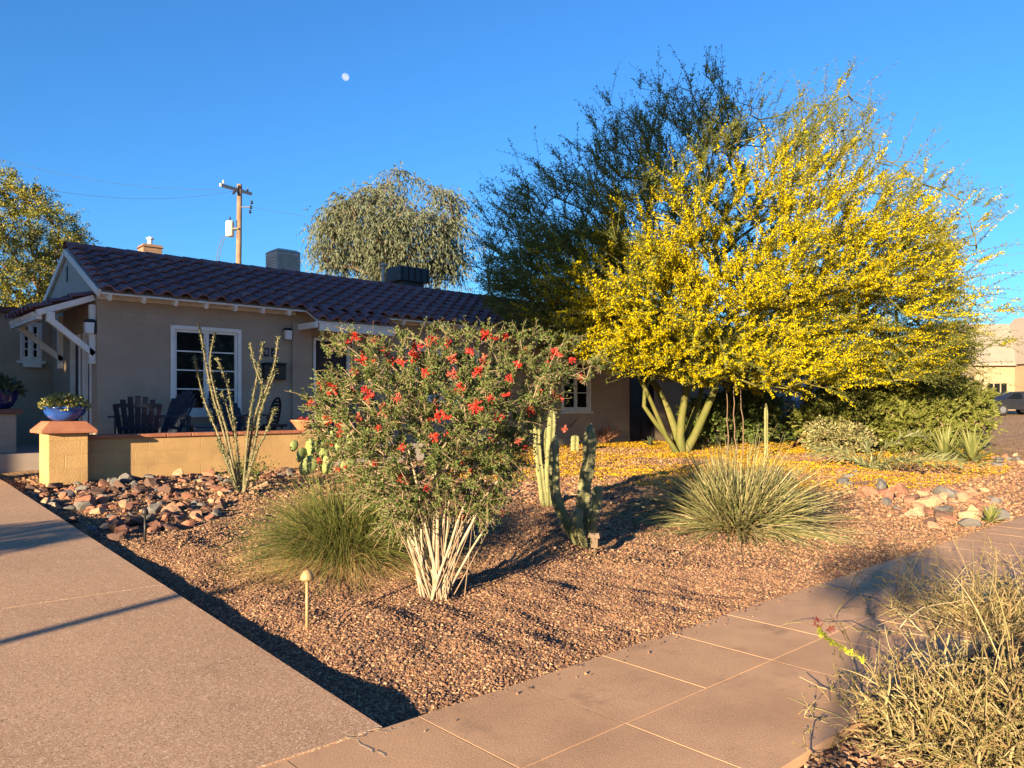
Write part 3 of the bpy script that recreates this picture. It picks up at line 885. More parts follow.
p = MB(); q = np.array([8.35, 14.45, 1.36]) + sph(240) * [.2, .2, .25] + [0, 0, .12]; p.add(*leaf_quads(q, sph(240) + [0, 0, .5], .10, .04)); p.build('foliage', MT['shleaf'], bp_)


# ------------------------------------------------------------------ patio furniture
def adirondack(loc, rz, label, hback=1.02, mt='chair', rounded=.09, group='slatted patio chairs'):
    """slatted lounge chair, facing -y before turning"""
    r = thing('patio_chair', loc, label, 'chair', group); r.rotation_euler = (0, 0, rz); r.scale = (1.1, 1.1, 1.1)
    def B(name, mb): return mb.build(name, MT[mt], r, world=False, bevel=.004)
    s = MB()
    for i in range(6): s.box((0, -.28 + i * .095, .36 - i * .022), (.54, .085, .02), rx=R(-13))
    B('seat', s)
    bk = MB(); a = R(24)
    for i in range(7):
        t_ = (i - 3) / 3; hh = hback - .30 - rounded * t_ * t_ * 1.6
        base = np.array([t_ * .22, .24, .24]); tip = np.array([t_ * .30, .24 + hh * math.sin(a), .24 + hh * math.cos(a)])
        bk.beam(base, tip, .075, .018)
    for zz, w_ in ((.18, .54), (.55, .62)):
        bk.box((0, .24 + zz * math.sin(a) + .022, .24 + zz * math.cos(a) - .01), (w_, .02, .06), rx=-a)
    B('backrest', bk)
    for sx in (-1, 1):
        m_ = MB(); m_.box((sx * .34, -.02, .565), (.13, .72, .022)); B('arm', m_)
        l_ = MB(); l_.box((sx * .30, -.30, .275), (.03, .09, .55)); B('leg', l_)
        l_ = MB(); l_.beam((sx * .275, -.34, .33), (sx * .275, .46, .03), .025, .10); l_.box((sx * .30, .36, .30), (.03, .05, .52), rx=R(-8)); B('leg', l_)
    return r


adirondack((4.10, 13.95, .80), R(164), 'low dark slatted chair with its back to the patio wall', 1.0)
adirondack((4.56, 14.45, .80), R(-75), 'taller navy patio chair with rounded back beside the white window', 1.12)
adirondack((6.15, 14.42, .80), R(20), 'navy patio chair behind the ocotillo wands, right of the window', 1.12)
# black chair with a round woven back
rc = thing('round_chair', (6.72, 14.25, .80), 'black chair with round backrest right of the ocotillo', 'chair')
p = MB(); a = np.linspace(0, 2 * pi, 29)
ring = np.stack([.20 * np.sin(a) * .8 + .07 * np.cos(a) , .20 * np.sin(a) * .6 , .62 + .34 * np.cos(a)], -1) + np.array([6.72, 14.3, .80]); p.tube(ring, .022, 8)
for z in np.linspace(-.26, .26, 9):
    w_ = .20 * math.sqrt(1 - (z / .34) ** 2)
    p.tube([(6.72 - w_ * .8 + .2 * z, 14.3 - w_ * .6, 1.42 + z), (6.72 + w_ * .8 + .2 * z, 14.3 + w_ * .6, 1.42 + z)], .026, 6)
p.build('backrest', MT['chairblack'], rc)
p = MB(); p.lathe([(.001, .40), (.23, .40), (.245, .42), (.23, .445), (.001, .45)], (6.66, 14.15, .80), 20); p.build('seat', MT['chairblack'], rc)
for q in range(4):
    an = q * pi / 2 + .4; p = MB(); p.tube([(6.66 + .18 * math.cos(an), 14.15 + .18 * math.sin(an), 1.21), (6.66 + .25 * math.cos(an), 14.15 + .25 * math.sin(an), .80)], .016, 8); p.build('leg', MT['chairblack'], rc)
stb = thing('side_table', (5.35, 14.35, .80), 'small grey side table under the white window', 'table')
p = MB(); p.box((5.35, 14.35, 1.235), (.50, .42, .03)); p.build('table_top', MT['greytable'], stb, bevel=.006)
p = MB(); p.box((5.35, 14.35, 1.10), (.42, .34, .22)); p.build('shelf_box', MT['greytable'], stb, bevel=.006)
for sx in (-1, 1):
    for sy in (-1, 1):
        p = MB(); p.box((5.35 + sx * .205, 14.35 + sy * .165, 1.01), (.04, .04, .42)); p.build('leg', MT['greytable'], stb)

# ------------------------------------------------------------------ on and behind the roof
cl = thing('evaporative_cooler', (0, 0, 0), 'beige evaporative cooler box standing on the roof ridge', 'roof cooler')
cc = W(283, 268, 24.3); cl.location = cc
p = MB(); p.box(cc + [0, 0, .14], (.80, .80, .62)); p.build('casing', MT['beige'], cl, bevel=.02)
p = MB(); p.box(cc + [0, 0, .50], (.84, .84, .09), taper=.72); p.build('lid', MT['beige'], cl, bevel=.01)
p = MB()
for k in range(6):
    p.box(cc + [0, -.405, -.07 + k * .08], (.62, .015, .05), rx=R(25)); p.box(cc + [-.405, 0, -.07 + k * .08], (.015, .62, .05), ry=R(25))
p.build('louvre', MT['beige'], cl)
p = MB()
p.box(cc + [0, 0, -.9], (.7, .7, 1.5)); p.build('roof_stand', MT['beige'], cl)
ac = thing('roof_unit', (0, 0, 0), 'dark flat air conditioning unit showing over the roof ridge', 'roof unit')
cc = W(408, 276, 25.0); ac.location = cc
p = MB(); p.box(cc, (1.15, .8, .46)); p.box(cc + [0, 0, -.8], (.8, .6, 1.15)); p.build('casing', MT['acdark'], ac, bevel=.015)
p = MB()
for k in range(5): p.box(cc + [-.48 + k * .24, -.41, .0], (.035, .02, .40))
p.build('rib', MT['black'], ac)
p = MB(); p.tube([cc + [-.95, 0, -.3], cc + [-.95, 0, .22]], .06, 10); p.lathe([(.07, .2), (.13, .22), (.13, .27), (.001, .31)], cc + [-.95, 0, 0], 12); p.build('vent_pipe', MT['beige'], ac)
ch = thing('chimney', W(150, 243, 23.4) * [1, 1, 0] + [0, 0, .5], 'short sunlit brick chimney with white pot seen over the roof', 'chimney')
c = W(150, 247, 23.4)
p = MB(); p.span(c[0] - .27, c[0] + .27, c[1] - .27, c[1] + .27, .5, c[2] - .06); p.build('stack', MT['brick'], ch)
p = MB(); p.box((c[0], c[1], c[2]), (.62, .62, .09), taper=.8); p.build('crown', MT['brick'], ch)
p = MB(); p.lathe([(.07, .04), (.07, .22), (.11, .23), (.11, .27), (.001, .32)], c, 12); p.build('pot', MT['white'], ch)

# utility pole
pc = W(237, 380, 35.); px_, py_ = pc[0], pc[1]; ptop = W(237, 184, 35.)[2]
up = thing('utility_pole', (px_, py_, .5), 'wooden utility pole with crossarm and pale transformer behind the roof', 'utility pole')
p = MB(); p.tube([(px_, py_, .4), (px_ + .05, py_, ptop * .5), (px_ + .12, py_, ptop)], [.145, .13, .11], 12); p.build('pole', MT['wood'], up, smooth=True)
rt = np.array([SA, -CA, 0]); fw = np.array([CA, SA, 0])
ct = np.array([px_ + .12, py_, ptop])
p = MB(); p.beam(ct + [0, 0, -.30] - rt * .50 - fw * 1.0 - [0, 0, .0], ct + [0, 0, -.22] + rt * .28 + fw * .75, .10, .13); p.build('crossarm', MT['greywood'], up)
p = MB(); p.beam(ct + [0, 0, -.16] - rt * .62 + fw * .9, ct + [0, 0, -.14] + rt * .05 - fw * .2, .07, .10); p.build('crossarm', MT['black'], up)
for s_ in (-.42, .22, .0):
    p = MB(); b_ = ct + rt * s_ + fw * s_ * 2 + [0, 0, -.2]
    p.lathe([(.02, 0), (.05, .05), (.03, .09), (.055, .13), (.001, .17)], b_, 10); p.build('insulator', MT['greywood'], up)
tc_ = W(230, 229, 35.)
p = MB(); p.lathe([(.001, -.35), (.17, -.34), (.185, -.30), (.185, .27), (.19, .30), (.15, .36), (.001, .38)], tc_, 18); p.build('transformer', MT['tank'], up, smooth=True)
p = MB(); p.beam(tc_ + rt * .1, tc_ + rt * .42, .22, .08); p.beam(tc_ + rt * .34 + [0, 0, -.4], tc_ + rt * .34 + [0, 0, .4], .07, .07); p.lathe([(.03, .36), (.04, .45), (.02, .55), (.001, .6)], tc_, 8); p.build('transformer_bracket', MT['black'], up)
bb = W(251, 207, 35.)
p = MB(); p.beam(bb - rt * .45, bb, .04, .04)
for dz in (-.22, -.02, .2): p.lathe([(.02, -.08), (.07, -.03), (.03, .01), (.06, .06), (.001, .1)], bb + [0, 0, dz] + rt * .06 * dz * 3, 10)
p.build('insulator_arm', MT['black'], up)
p = MB()
for s_ in (-.32, -.20):
    t_ = np.linspace(0, 1, 8)[:, None]; a = tc_ + rt * s_ + [0, 0, -.3]; b_ = tc_ + rt * (s_ - .1) * 1. + [0, 0, -2.6]
    p.tube(a + (b_ - a) * t_ + rt * (-.25 * np.sin(pi * t_)), .016, 5)
p.build('drop_cable', MT['wire'], up)


def wire(a, b_, sag, label, r_=.006):
    t_ = np.linspace(0, 1, 24)[:, None]; P = a + (b_ - a) * t_ - np.array([0, 0, 1.]) * sag * 4 * t_ * (1 - t_)
    p = MB(); p.tube(P, r_, 5); return tag(p.build('power_line', MT['wire'], loc=P[0]), label, 'power line', 'overhead power lines')


wire(ct + [0, 0, -.2] - rt * .4, W(-60, 140, 30.), .6, 'upper thin power line running left from the utility pole')
wire(ct + [0, 0, -.2] + rt * .2, W(-60, 163, 27.), .8, 'lower thin power line running left from the utility pole')
wire(bb, W(640, 240, 48.), .6, 'thin power line running right from the utility pole')
wire(W(960, 261, 70.), W(1120, 232, 60.), .3, 'thin power line right of the yellow tree', .014)

# neighbour across the side street
nb = thing('neighbour_house', W(1060, 412, 62.), 'sunlit pale house with light roof beyond the parked car', 'house')
c = W(1040, 412, 62.); gx0 = W(975, 400, 62.); gx1 = W(1130, 400, 62.); zg = c[2]
e = norm((gx1 - gx0) * [1, 1, 0]); f_ = np.array([-e[1], e[0], 0])
if f_ @ fw < 0: f_ = -f_
A = gx0 * [1, 1, 0]; Lh = np.linalg.norm((gx1 - gx0)[:2]); wz = W(0, 363, 62.)[2]; rzz = W(0, 318, 62.)[2]
p = MB(); V = []
for q, z in ((A, zg - .5), (A + e * Lh, zg - .5), (A + e * Lh + f_ * 9, zg - .5), (A + f_ * 9, zg - .5), (A, wz), (A + e * Lh, wz), (A + e * Lh + f_ * 9, wz), (A + f_ * 9, wz)): V.append(q + [0, 0, z])
p.add(V, [[0, 1, 5, 4], [1, 2, 6, 5], [2, 3, 7, 6], [3, 0, 4, 7]]); p.build('wall', MT['paleb'], nb)
p = MB(); o_ = e * .4
V = [A - o_ - f_ * .5 + [0, 0, wz - .05], A + e * Lh + o_ - f_ * .5 + [0, 0, wz - .05], A + e * Lh + o_ + f_ * 4.5 + [0, 0, rzz], A - o_ + f_ * 4.5 + [0, 0, rzz], A - o_ + f_ * 9.5 + [0, 0, wz - .05], A + e * Lh + o_ + f_ * 9.5 + [0, 0, wz - .05]]
V += [v - np.array([0, 0, .18]) for v in V]
p.add(V, [[0, 1, 2, 3], [3, 2, 5, 4], [6, 7, 1, 0], [9, 8, 7, 6], [10, 11, 8, 9], [6, 0, 3, 9], [9, 3, 4, 10], [7, 8, 2, 1]]); p.build('roof', MT['paleroof'], nb)
# gabled porch bay whose rake cuts across the roof
pb0 = A + e * 3.2 - f_ * 2.4; p = MB(); wd = 5.5
V = [pb0 + [0, 0, zg - .5], pb0 + e * wd + [0, 0, zg - .5], pb0 + e * wd + [0, 0, wz], pb0 + e * wd / 2 + [0, 0, rzz + .3], pb0 + [0, 0, wz]]
V += [v + f_ * 4 for v in V]
p.add(V, [[1, 0, 5, 6], [0, 4, 9, 5], [2, 1, 6, 7]], [[0, 1, 2], [0, 2, 4], [2, 3, 4]]); p.build('porch_bay', MT['paleb'], nb)
p = MB(); V = [pb0 - e * .3 - f_ * .3 + [0, 0, wz - .15], pb0 + e * wd / 2 - f_ * .3 + [0, 0, rzz + .42], pb0 + e * (wd + .3) - f_ * .3 + [0, 0, wz - .15]]
V += [v + f_ * 7 for v in V]; V += [v - np.array([0, 0, .15]) for v in V]
p.add(V, [[0, 1, 4, 3], [1, 2, 5, 4], [6, 7, 1, 0], [7, 8, 2, 1]]); p.build('porch_roof', MT['paleroof'], nb)
p = MB(); q0 = A + e * 1.0 - f_ * .02
for i in range(3):
    q = q0 + e * (i * .55) + [0, 0, zg + 1.0]
    p.add([q, q + e * .45, q + e * .45 + [0, 0, 1.3], q + [0, 0, 1.3]], [[0, 1, 2, 3]])
p.build('window', MT['glass'], nb)

shading_house = thing('neighbour_house', (-10, 17, .4), 'plain low unseen house added left of the driveway to shade the wing', 'house')  # out of view, added to shade the wing and planter wall
p = MB(); p.span(-13, -7.3, 11.9, 23, .2, 3.5); p.build('wall', MT['lowwall'], shading_house)
p = MB(); p.add([[-13.5, 11.4, 3.5], [-6.8, 11.4, 3.5], [-6.8, 23.5, 3.5], [-13.5, 23.5, 3.5], [-10.15, 14, 4.9], [-10.15, 21, 4.9]], [[1, 2, 5, 4], [3, 0, 4, 5], [3, 2, 1, 0]], [[0, 1, 4], [2, 3, 5]]); p.build('roof', MT['tile'], shading_house)

# the grey porch column and parapet deep under the yellow tree
gc = W(795, 393, 30.)
gw = thing('porch_wall', (gc[0], gc[1], .5), 'grey painted porch column and low parapet under the yellow tree', 'wall')
p = MB(); p.beam(W(788, 357, 30.) * [1, 1, 0] + [0, 0, 2.5], W(803, 357, 31.) * [1, 1, 0] + [0, 0, 2.5], .3, 3.7); p.build('column', MT['greywall'], gw)
p = MB(); a = W(792, 400, 28.) * [1, 1, 0]; b_ = W(842, 400, 28.6) * [1, 1, 0]
p.beam(a + [0, 0, 1.05], b_ + [0, 0, 1.05], .22, 1.5); p.build('parapet', MT['greywall'], gw)

# parked car
cg = W(1012, 415, 47.)
car = thing('parked_car', cg, 'dark parked car in front of the pale house at right', 'car')
car.rotation_euler = (0, 0, math.atan2(rt[1], rt[0]) + R(8))
prof = np.array([[-2.25, .35], [-2.25, .62], [-2.15, .80], [-1.25, .95], [-.55, 1.38], [.55, 1.44], [1.25, 1.20], [1.75, .98], [2.2, .92], [2.28, .60], [2.25, .32]])
def slab(y, sc): return np.stack([prof[:, 0] * sc, np.full(len(prof), y), np.where(prof[:, 1] > .95, .95 + (prof[:, 1] - .95) * 1, prof[:, 1])], -1)
b_ = MB(); secs = [slab(-.86, .97), slab(-.90, 1.), slab(.90, 1.), slab(.86, .97)]
for s_ in secs: 
    hi = s_[:, 2] > .96
    s_[hi, 1] *= .80
n = len(prof); V = np.vstack(secs); Q = []
for l in range(3):
    for i in range(n): Q.append([l * n + i, l * n + (i + 1) % n, (l + 1) * n + (i + 1) % n, (l + 1) * n + i])
b_.add(V, Q)
for l in (0, 3):
    b_.add(np.vstack([secs[l], [[0, secs[l][0, 1], .7]]]), None, [[i, (i + 1) % n, n] if l == 3 else [(i + 1) % n, i, n] for i in range(n)])
b_.build('body', MT['carpaint'], car, world=False, bevel=.03)
b_ = MB()
for sy in (-1, 1):
    y_ = sy * .80
    b_.add([[-1.08, y_ * 1.1, 1.0], [-.05, y_ * 1.1, 1.0], [-.05, y_ * .93, 1.34], [-.52, y_ * .93, 1.32]], [[0, 1, 2, 3]])
    b_.add([[.03, y_ * 1.1, 1.0], [1.25, y_ * 1.1, 1.0], [.95, y_ * .93, 1.24], [.50, y_ * .93, 1.36], ], [[0, 1, 2, 3]])
b_.build('window', MT['glass'], car, world=False)
for sx in (-1.4, 1.4):
    for sy in (-1, 1):
        w_ = bpy.data.objects.new('wheel', None); COL.objects.link(w_); w_.parent = car; w_.location = (sx, sy * .84, .33); w_.rotation_euler = (pi / 2, 0, 0)
        q = MB(); q.lathe([(.2, -.1), (.31, -.1), (.33, -.06), (.33, .06), (.31, .1), (.2, .1)], (0, 0, 0), 24); q.build('tyre', MT['rubber'], w_, world=False)
        q = MB(); q.lathe([(.001, -.104), (.2, -.10)], (0, 0, 0), 16); q.lathe([(.001, .104), (.2, .10)], (0, 0, 0), 16); q.build('rim', MT['rim'], w_, world=False)
for sy in (-1, 1):
    q = MB(); q.box((-2.22, sy * .62, .70), (.08, .36, .12)); q.build('headlight', MT['frost'], car, world=False, bevel=.02)

# moon
mo = W(345.5, 77, 9000.)
b_ = MB(); a = np.linspace(-pi / 2, pi / 2, 25); rr = 9000 * 3.7 / F
b_.lathe(np.stack([rr * np.cos(a) + .01, rr * np.sin(a)], -1), mo, 40)
tag(b_.build('moon', MT['moon'], loc=mo, smooth=True), 'small pale gibbous moon high in the blue sky', 'moon')

# ================================================================== TREES
def inside_house(P):
    x, y, z = P.T
    roofz = EZ + (RZ - EZ) * np.clip((y - HY + .4) / (RY - HY + .4), 0, 1)
    return (y > HY - .55) & (y < BY + .6) & (x < HX1 + .5) & (x > HX0 - .4) & (z < roofz + .2)


# the palo verde in flower
D = 20.5
base = at(681, 452)
pv = thing('palo_verde_tree', base, 'large palo verde tree in yellow bloom with several green trunks', 'tree')
outline = [(486, 300), (484, 250), (500, 205), (528, 182), (560, 168), (590, 148), (618, 118), (650, 100), (690, 92), (722, 92), (742, 118), (770, 122), (800, 108), (838, 96), (862, 118), (876, 160), (920, 176), (948, 205), (962, 240), (958, 285), (974, 320), (976, 350), (950, 378), (900, 384), (850, 372), (800, 352), (760, 392), (715, 378), (690, 380), (655, 362), (610, 372), (575, 352), (545, 352), (512, 330)]
pts = crown_points(outline, D, 4.6, 1500)
low = crown_points([(490, 300), (500, 268), (560, 240), (640, 240), (720, 300), (700, 350), (640, 372), (580, 356), (545, 352), (512, 334)], 18.2, 1.5, 420)
high = crown_points([(488, 300), (486, 240), (520, 190), (600, 150), (660, 110), (720, 110), (740, 200), (700, 270), (600, 290)], D, 3.6, 200)
back = crown_points([(745, 384), (760, 240), (900, 230), (952, 260), (974, 340), (968, 396), (900, 398), (830, 388)], D + 1.5, 3., 420)
lowr = crown_points([(840, 392), (850, 350), (900, 330), (960, 340), (985, 380), (960, 405), (880, 404)], D + 2.5, 1.6, 160)
back = np.vstack([back, lowr])
skirt = np.vstack([crown_points([(556, 350), (640, 374), (700, 388), (760, 396), (835, 394), (835, 350), (700, 345), (600, 325)], dd_, 1.3, 170) for dd_ in (18.6, 20.8)])
pts = np.vstack([pts, low, high, back, skirt])
pts = pts[~inside_house(pts + [0, .4, 0]) & (pts[:, 2] > 2.0)]
sp = []
for u, v in ((706, 76), (715, 80), (733, 112), (846, 80), (838, 88), (862, 118), (866, 122), (800, 98), (640, 88), (610, 104), (596, 128), (560, 160), (520, 178), (498, 196), (492, 226), (484, 212), (488, 246), (480, 268), (900, 178), (930, 178), (972, 205), (984, 206), (982, 222), (978, 262), (996, 310), (1000, 345), (940, 190), (880, 160), (760, 108), (690, 84), (660, 92), (540, 170), (578, 150)):
    sp.append(W(u, v, D + rng.uniform(-1.5, 1.5)))
pts = np.vstack([pts, sp])


def px_line(L, d): return [W(u, v, dd if dd else d) for (u, v, dd) in L]


trunks = [
    (px_line([(681, 455, 20.5), (680, 436, 20.5), (682, 415, 20.4), (687, 386, 20.3), (690, 350, 20.2), (700, 300, 20.0)], 0), [.15, .115, .10, .09, .08, .06]),
    (px_line([(684, 454, 20.6), (694, 437, 20.5), (704, 415, 20.3), (714, 392, 20.1), (716, 368, 19.9), (745, 330, 19.6)], 0), [.14, .11, .10, .09, .08, .06]),
    (px_line([(679, 453, 20.6), (676, 432, 20.7), (667, 408, 20.9), (656, 386, 21.1), (630, 352, 21.2), (600, 310, 21.2)], 0), [.13, .11, .10, .09, .075, .055]),
    (px_line([(677, 453, 20.4), (668, 438, 20.3), (655, 422, 20.2), (644, 406, 20.1), (645, 388, 20.1), (640, 360, 20.0)], 0), [.09, .065, .06, .055, .05, .045]),
    (px_line([(678, 454, 20.3), (666, 436, 20.2), (657, 415, 20.1), (647, 392, 20.0), (632, 365, 19.8)], 0), [.08, .06, .055, .05, .045]),
    (px_line([(683, 454, 20.8), (688, 430, 21.2), (699, 400, 21.6), (706, 372, 22.0), (730, 320, 22.5)], 0), [.10, .075, .07, .06, .05]),
]
for tp, tr in trunks: tp[0][2] = base[2] - .05
ch_ = grow(trunks, pts, .0062, .47, step=.7, wig=.09, up=.10, maxr=.11, prefer=.10)
mb = MB(); limbs(mb, ch_[:6], 10); limbs(mb, ch_[6:], 5)
mb.build('trunk', MT['pvbark'], pv, smooth=True)


def sprays(tips, cen, n_tw, Lr, out_w, up_w, g, S=4, rnd=.75):
    """twigs around each limb tip"""
    T = np.repeat(tips, n_tw, 0); n = len(T)
    d = norm(T - cen) * out_w + sph(n) * rnd + np.array([0, 0, up_w])
    L = rng.uniform(*Lr, n)
    return arcs(T - norm(d) * .05, d, L, rng.uniform(.5, 1.3, n) * g, S), L


def along(P, m):
    """m places along each curve, with the curve's direction there"""
    N, S, _ = P.shape
    t = rng.uniform(.1, 1, (N, m)) * (S - 1)
    i = np.minimum(t.astype(int), S - 2); f = (t - i)[..., None]
    a = P[np.arange(N)[:, None], i]; b_ = P[np.arange(N)[:, None], i + 1]
    return (a + (b_ - a) * f).reshape(-1, 3), norm(b_ - a).reshape(-1, 3)


cen = W(715, 400, D)
tw, _ = sprays(pts, cen, 7, (.4, 1.45), 1.0, .12, .22, rnd=.55)
def uv_of(P):
    dp = P @ np.array([CA, SA, 0]); return 512 + F * (P @ np.array([SA, -CA, 0])) / dp, HOR - F * (P[:, 2] - EYE) / dp


tu, tv = uv_of(tw[:, -1])
far_out = ~in_poly(outline, tu, tv) & (edge_dist(outline, tu, tv) > 8)
tw = tw[~(far_out & (rng.random(len(tw)) < .88))]
tips_sp, _ = sprays(np.array(sp), cen, 5, (.3, .85), 1.5, .25, .2, rnd=.5)
tw = np.vstack([tw, tips_sp])
tw = tw[~inside_house(tw[:, -1] + [0, .15, 0])]
tb = MB(); tb.add(*tube_arrays(tw, np.linspace(.007, .003, 4)[None].repeat(len(tw), 0), 3)); tb.build('twigs', MT['pvbark'], pv)
lp, ld = along(tw, 18)
n = len(lp); lf = MB()
lf.add(*leaf_quads(lp + sph(n) * .04, ld * .7 + sph(n), rng.uniform(.04, .10, n), rng.uniform(.016, .032, n)))
lf.build('crown', MT['pvleaf'], pv)
# blossom: heavy on the right and low, thin towards the upper left
mid = tw[:, 1]
fdep = mid @ np.array([CA, SA, 0]); fu = 512 + F * (mid @ np.array([SA, -CA, 0])) / fdep; fv = HOR - F * (mid[:, 2] - EYE) / fdep
q = ((fu - 765) / 215) ** 2 + ((fv - 285) / 125) ** 2
pr = np.clip(1.4 - .82 * q, .10, 1) * np.clip((fu - 545 + .85 * (fv - 250)) / 150, .07, 1)
pr *= np.where((fu > 870) & (fv > 315), .4, 1.)
pr *= np.clip(.72 + .55 * np.sin(mid[:, 0] * 1.1 + .9 * mid[:, 2]) * np.sin(mid[:, 1] * 1.3 - mid[:, 2] * 1.0), .4, 1.)
sel = rng.random(len(tw)) < pr
fp, fd = along(tw[sel], 34); n = len(fp)
fp = fp + sph(n) * (.06 * rng.random((n, 1)))
fl = MB()
for _ in range(2): fl.add(*leaf_quads(fp - .02, sph(n), rng.uniform(.022, .048, n), rng.uniform(.02, .04, n)))
tag(fl.build('blossoms', MT['pvflower'], pv), kind='stuff')

# fallen blossom under it
n = 125000
ang = rng.uniform(0, 2 * pi, n); rr = 8.5 * rng.random(n) ** .62
x = base[0] + 1.0 + rr * np.cos(ang) * 1.15; y = base[1] - 1.6 + rr * np.sin(ang) * .62
m = (y < HY - .3) & (y > 4.0) & (rng.random(n) < np.clip(.25 + .9 * (np.sin(x * .9 + y) * np.sin(1.3 * y - .4 * x) + .5), .12, 1)); x = x[m]; y = y[m]
p0 = np.stack([x, y, G(x, y) + .035], -1); n = len(x)
d = rng.normal(size=(n, 3)) * [1, 1, .35]
fb = MB(); fb.add(*leaf_quads(p0, d, rng.uniform(.022, .045, n), rng.uniform(.018, .036, n), flat=norm(np.array([[0, 0, 1.]]) + rng.normal(size=(n, 3)) * .3)))
tag(fb.build('fallen_blossom', MT['petal']), 'yellow fallen blossom scattered on the gravel under the palo verde', 'fallen blossom', kind='stuff')

# the pale weeping tree behind the house
D2 = 36.
bt = W(396, 395, D2); bt[2] = .5
wt = thing('weeping_tree', bt, 'grey-green weeping tree standing behind the house roof', 'tree')
ol = [(320, 265), (316, 235), (322, 205), (345, 198), (358, 182), (378, 188), (388, 172), (402, 170), (425, 178), (438, 190), (462, 196), (468, 225), (470, 255), (462, 275), (430, 272), (400, 280), (350, 278)]
ol = [(394 + (u - 394) * .93, 234 + (v - 234) * .97) for u, v in ol]
p2 = crown_points(ol, D2, 3.0, 1100)
p2 = p2[np.sin(p2[:, 0] * 1.5 + .5) * np.sin(p2[:, 1] * 1.4) + .9 * np.sin(p2[:, 2] * 1.2 + p2[:, 0] * .8) > -.35]
tr2 = [([bt, bt + [.1, 0, 3.], bt + [0, .1, 6.], bt + [.2, 0, 8.]], [.26, .22, .17, .1]), ([bt + [.1, .1, .1], bt + [-.6, 0, 3.], bt + [-1.2, .1, 6.]], [.2, .16, .1]), ([bt + [.1, .1, .1], bt + [.9, 0, 3.4], bt + [1.6, .1, 6.4]], [.2, .16, .1])]
c2 = grow(tr2, p2, .012, .42, step=.9, wig=.08, up=.15, maxr=.14)
mb = MB(); limbs(mb, c2, 6); mb.build('trunk', MT['bark'], wt, smooth=True)
T = np.repeat(p2, 7, 0); n = len(T)
dd = sph(n) * [1, 1, .5] + [0, 0, .15]
st_ = arcs(T, dd, rng.uniform(.5, 1.5, n), rng.uniform(.6, 1.2, n), 5)
lp, ld = along(st_, 11); n = len(lp)
lf = MB(); lf.add(*leaf_quads(lp + sph(n) * .05, ld + sph(n) * .35 + [0, 0, -.5], rng.uniform(.13, .24, n), rng.uniform(.035, .06, n)))
lf.build('crown', MT['willow'], wt)

# the tree beyond the far left corner of the house
D3 = 26.
bt = W(20, 380, D3); bt[2] = .5
lt = thing('flowering_tree', bt, 'dark green tree with scattered yellow bloom behind the left gable', 'tree')
ol = [(-90, 330), (-110, 240), (-70, 190), (-20, 182), (10, 176), (32, 188), (44, 206), (62, 212), (70, 228), (64, 246), (52, 268), (46, 290), (40, 325), (0, 335)]
p3 = crown_points(ol, D3, 2.8, 800)
tr3 = [([bt, bt + [.1, 0, 2.], bt + [-.3, .1, 4.]], [.22, .18, .12]), ([bt + [.1, 0, .1], bt + [.5, .3, 2.2], bt + [.9, .4, 4.]], [.16, .13, .09])]
c3 = grow(tr3, p3, .010, .43, step=.8, wig=.09, maxr=.12)
mb = MB(); limbs(mb, c3, 6); mb.build('trunk', MT['bark'], lt, smooth=True)
tw3, _ = sprays(p3, W(0, 270, D3), 6, (.4, 1.0), .7, .2, .5)
lp, ld = along(tw3, 24); n = len(lp)
lf = MB(); lf.add(*leaf_quads(lp + sph(n) * .06, ld * .5 + sph(n), rng.uniform(.05, .095, n), rng.uniform(.022, .042, n))); lf.build('crown', MT['ltleaf'], lt)
cl_ = np.sin(tw3[:, 1, 0] * 2.1) * np.sin(tw3[:, 1, 2] * 1.9 + 1) + .35 * rng.normal(size=len(tw3))
fp, _ = along(tw3[cl_ > .30], 8); n = len(fp)
fl = MB(); fl.add(*leaf_quads(fp + sph(n) * .08, sph(n), rng.uniform(.05, .09, n), rng.uniform(.04, .07, n))); tag(fl.build('blossoms', MT['ltflower'], lt), kind='stuff')

# the tall street tree left of the driveway whose shade lies on the house
def shade_tree(name, b0, cen, rad, n, ls, label, nl, top=None):
    r = thing(name, b0, label, 'tree')
    lobes = [(np.array(cen), np.array(rad))] + [(np.array(a), np.array(b_)) for a, b_ in (top or [])]
    q = np.vstack([sph(n) * (rng.random((n, 1)) ** .30) * b_ + a for a, b_ in lobes])
    trk = [([np.array(b0), np.array(b0) + [.1, .1, (cen[2] - b0[2]) * .35], np.array(cen) - [0, 0, rad[2] * .3]], [rad[0] * .045 + .03, rad[0] * .04 + .02, rad[0] * .03 + .01])]
    c_ = grow(trk, q, .012, .42, step=1.0, wig=.08, maxr=.3)
    m_ = MB(); limbs(m_, c_, 6); m_.build('trunk', MT['bark'], r, smooth=True)
    T = np.repeat(q, nl, 0); k = len(T); P = T + rng.normal(size=(k, 3)) * ls * 1.6
    P = P[np.min([(((P - a) / b_) ** 2).sum(1) for a, b_ in lobes], 0) < 1.04]; k = len(P)
    m_ = MB(); m_.add(*leaf_quads(P, sph(k), rng.uniform(.7, 1.3, k) * ls, rng.uniform(.45, .8, k) * ls)); m_.build('crown', MT['shade'], r)
    return r


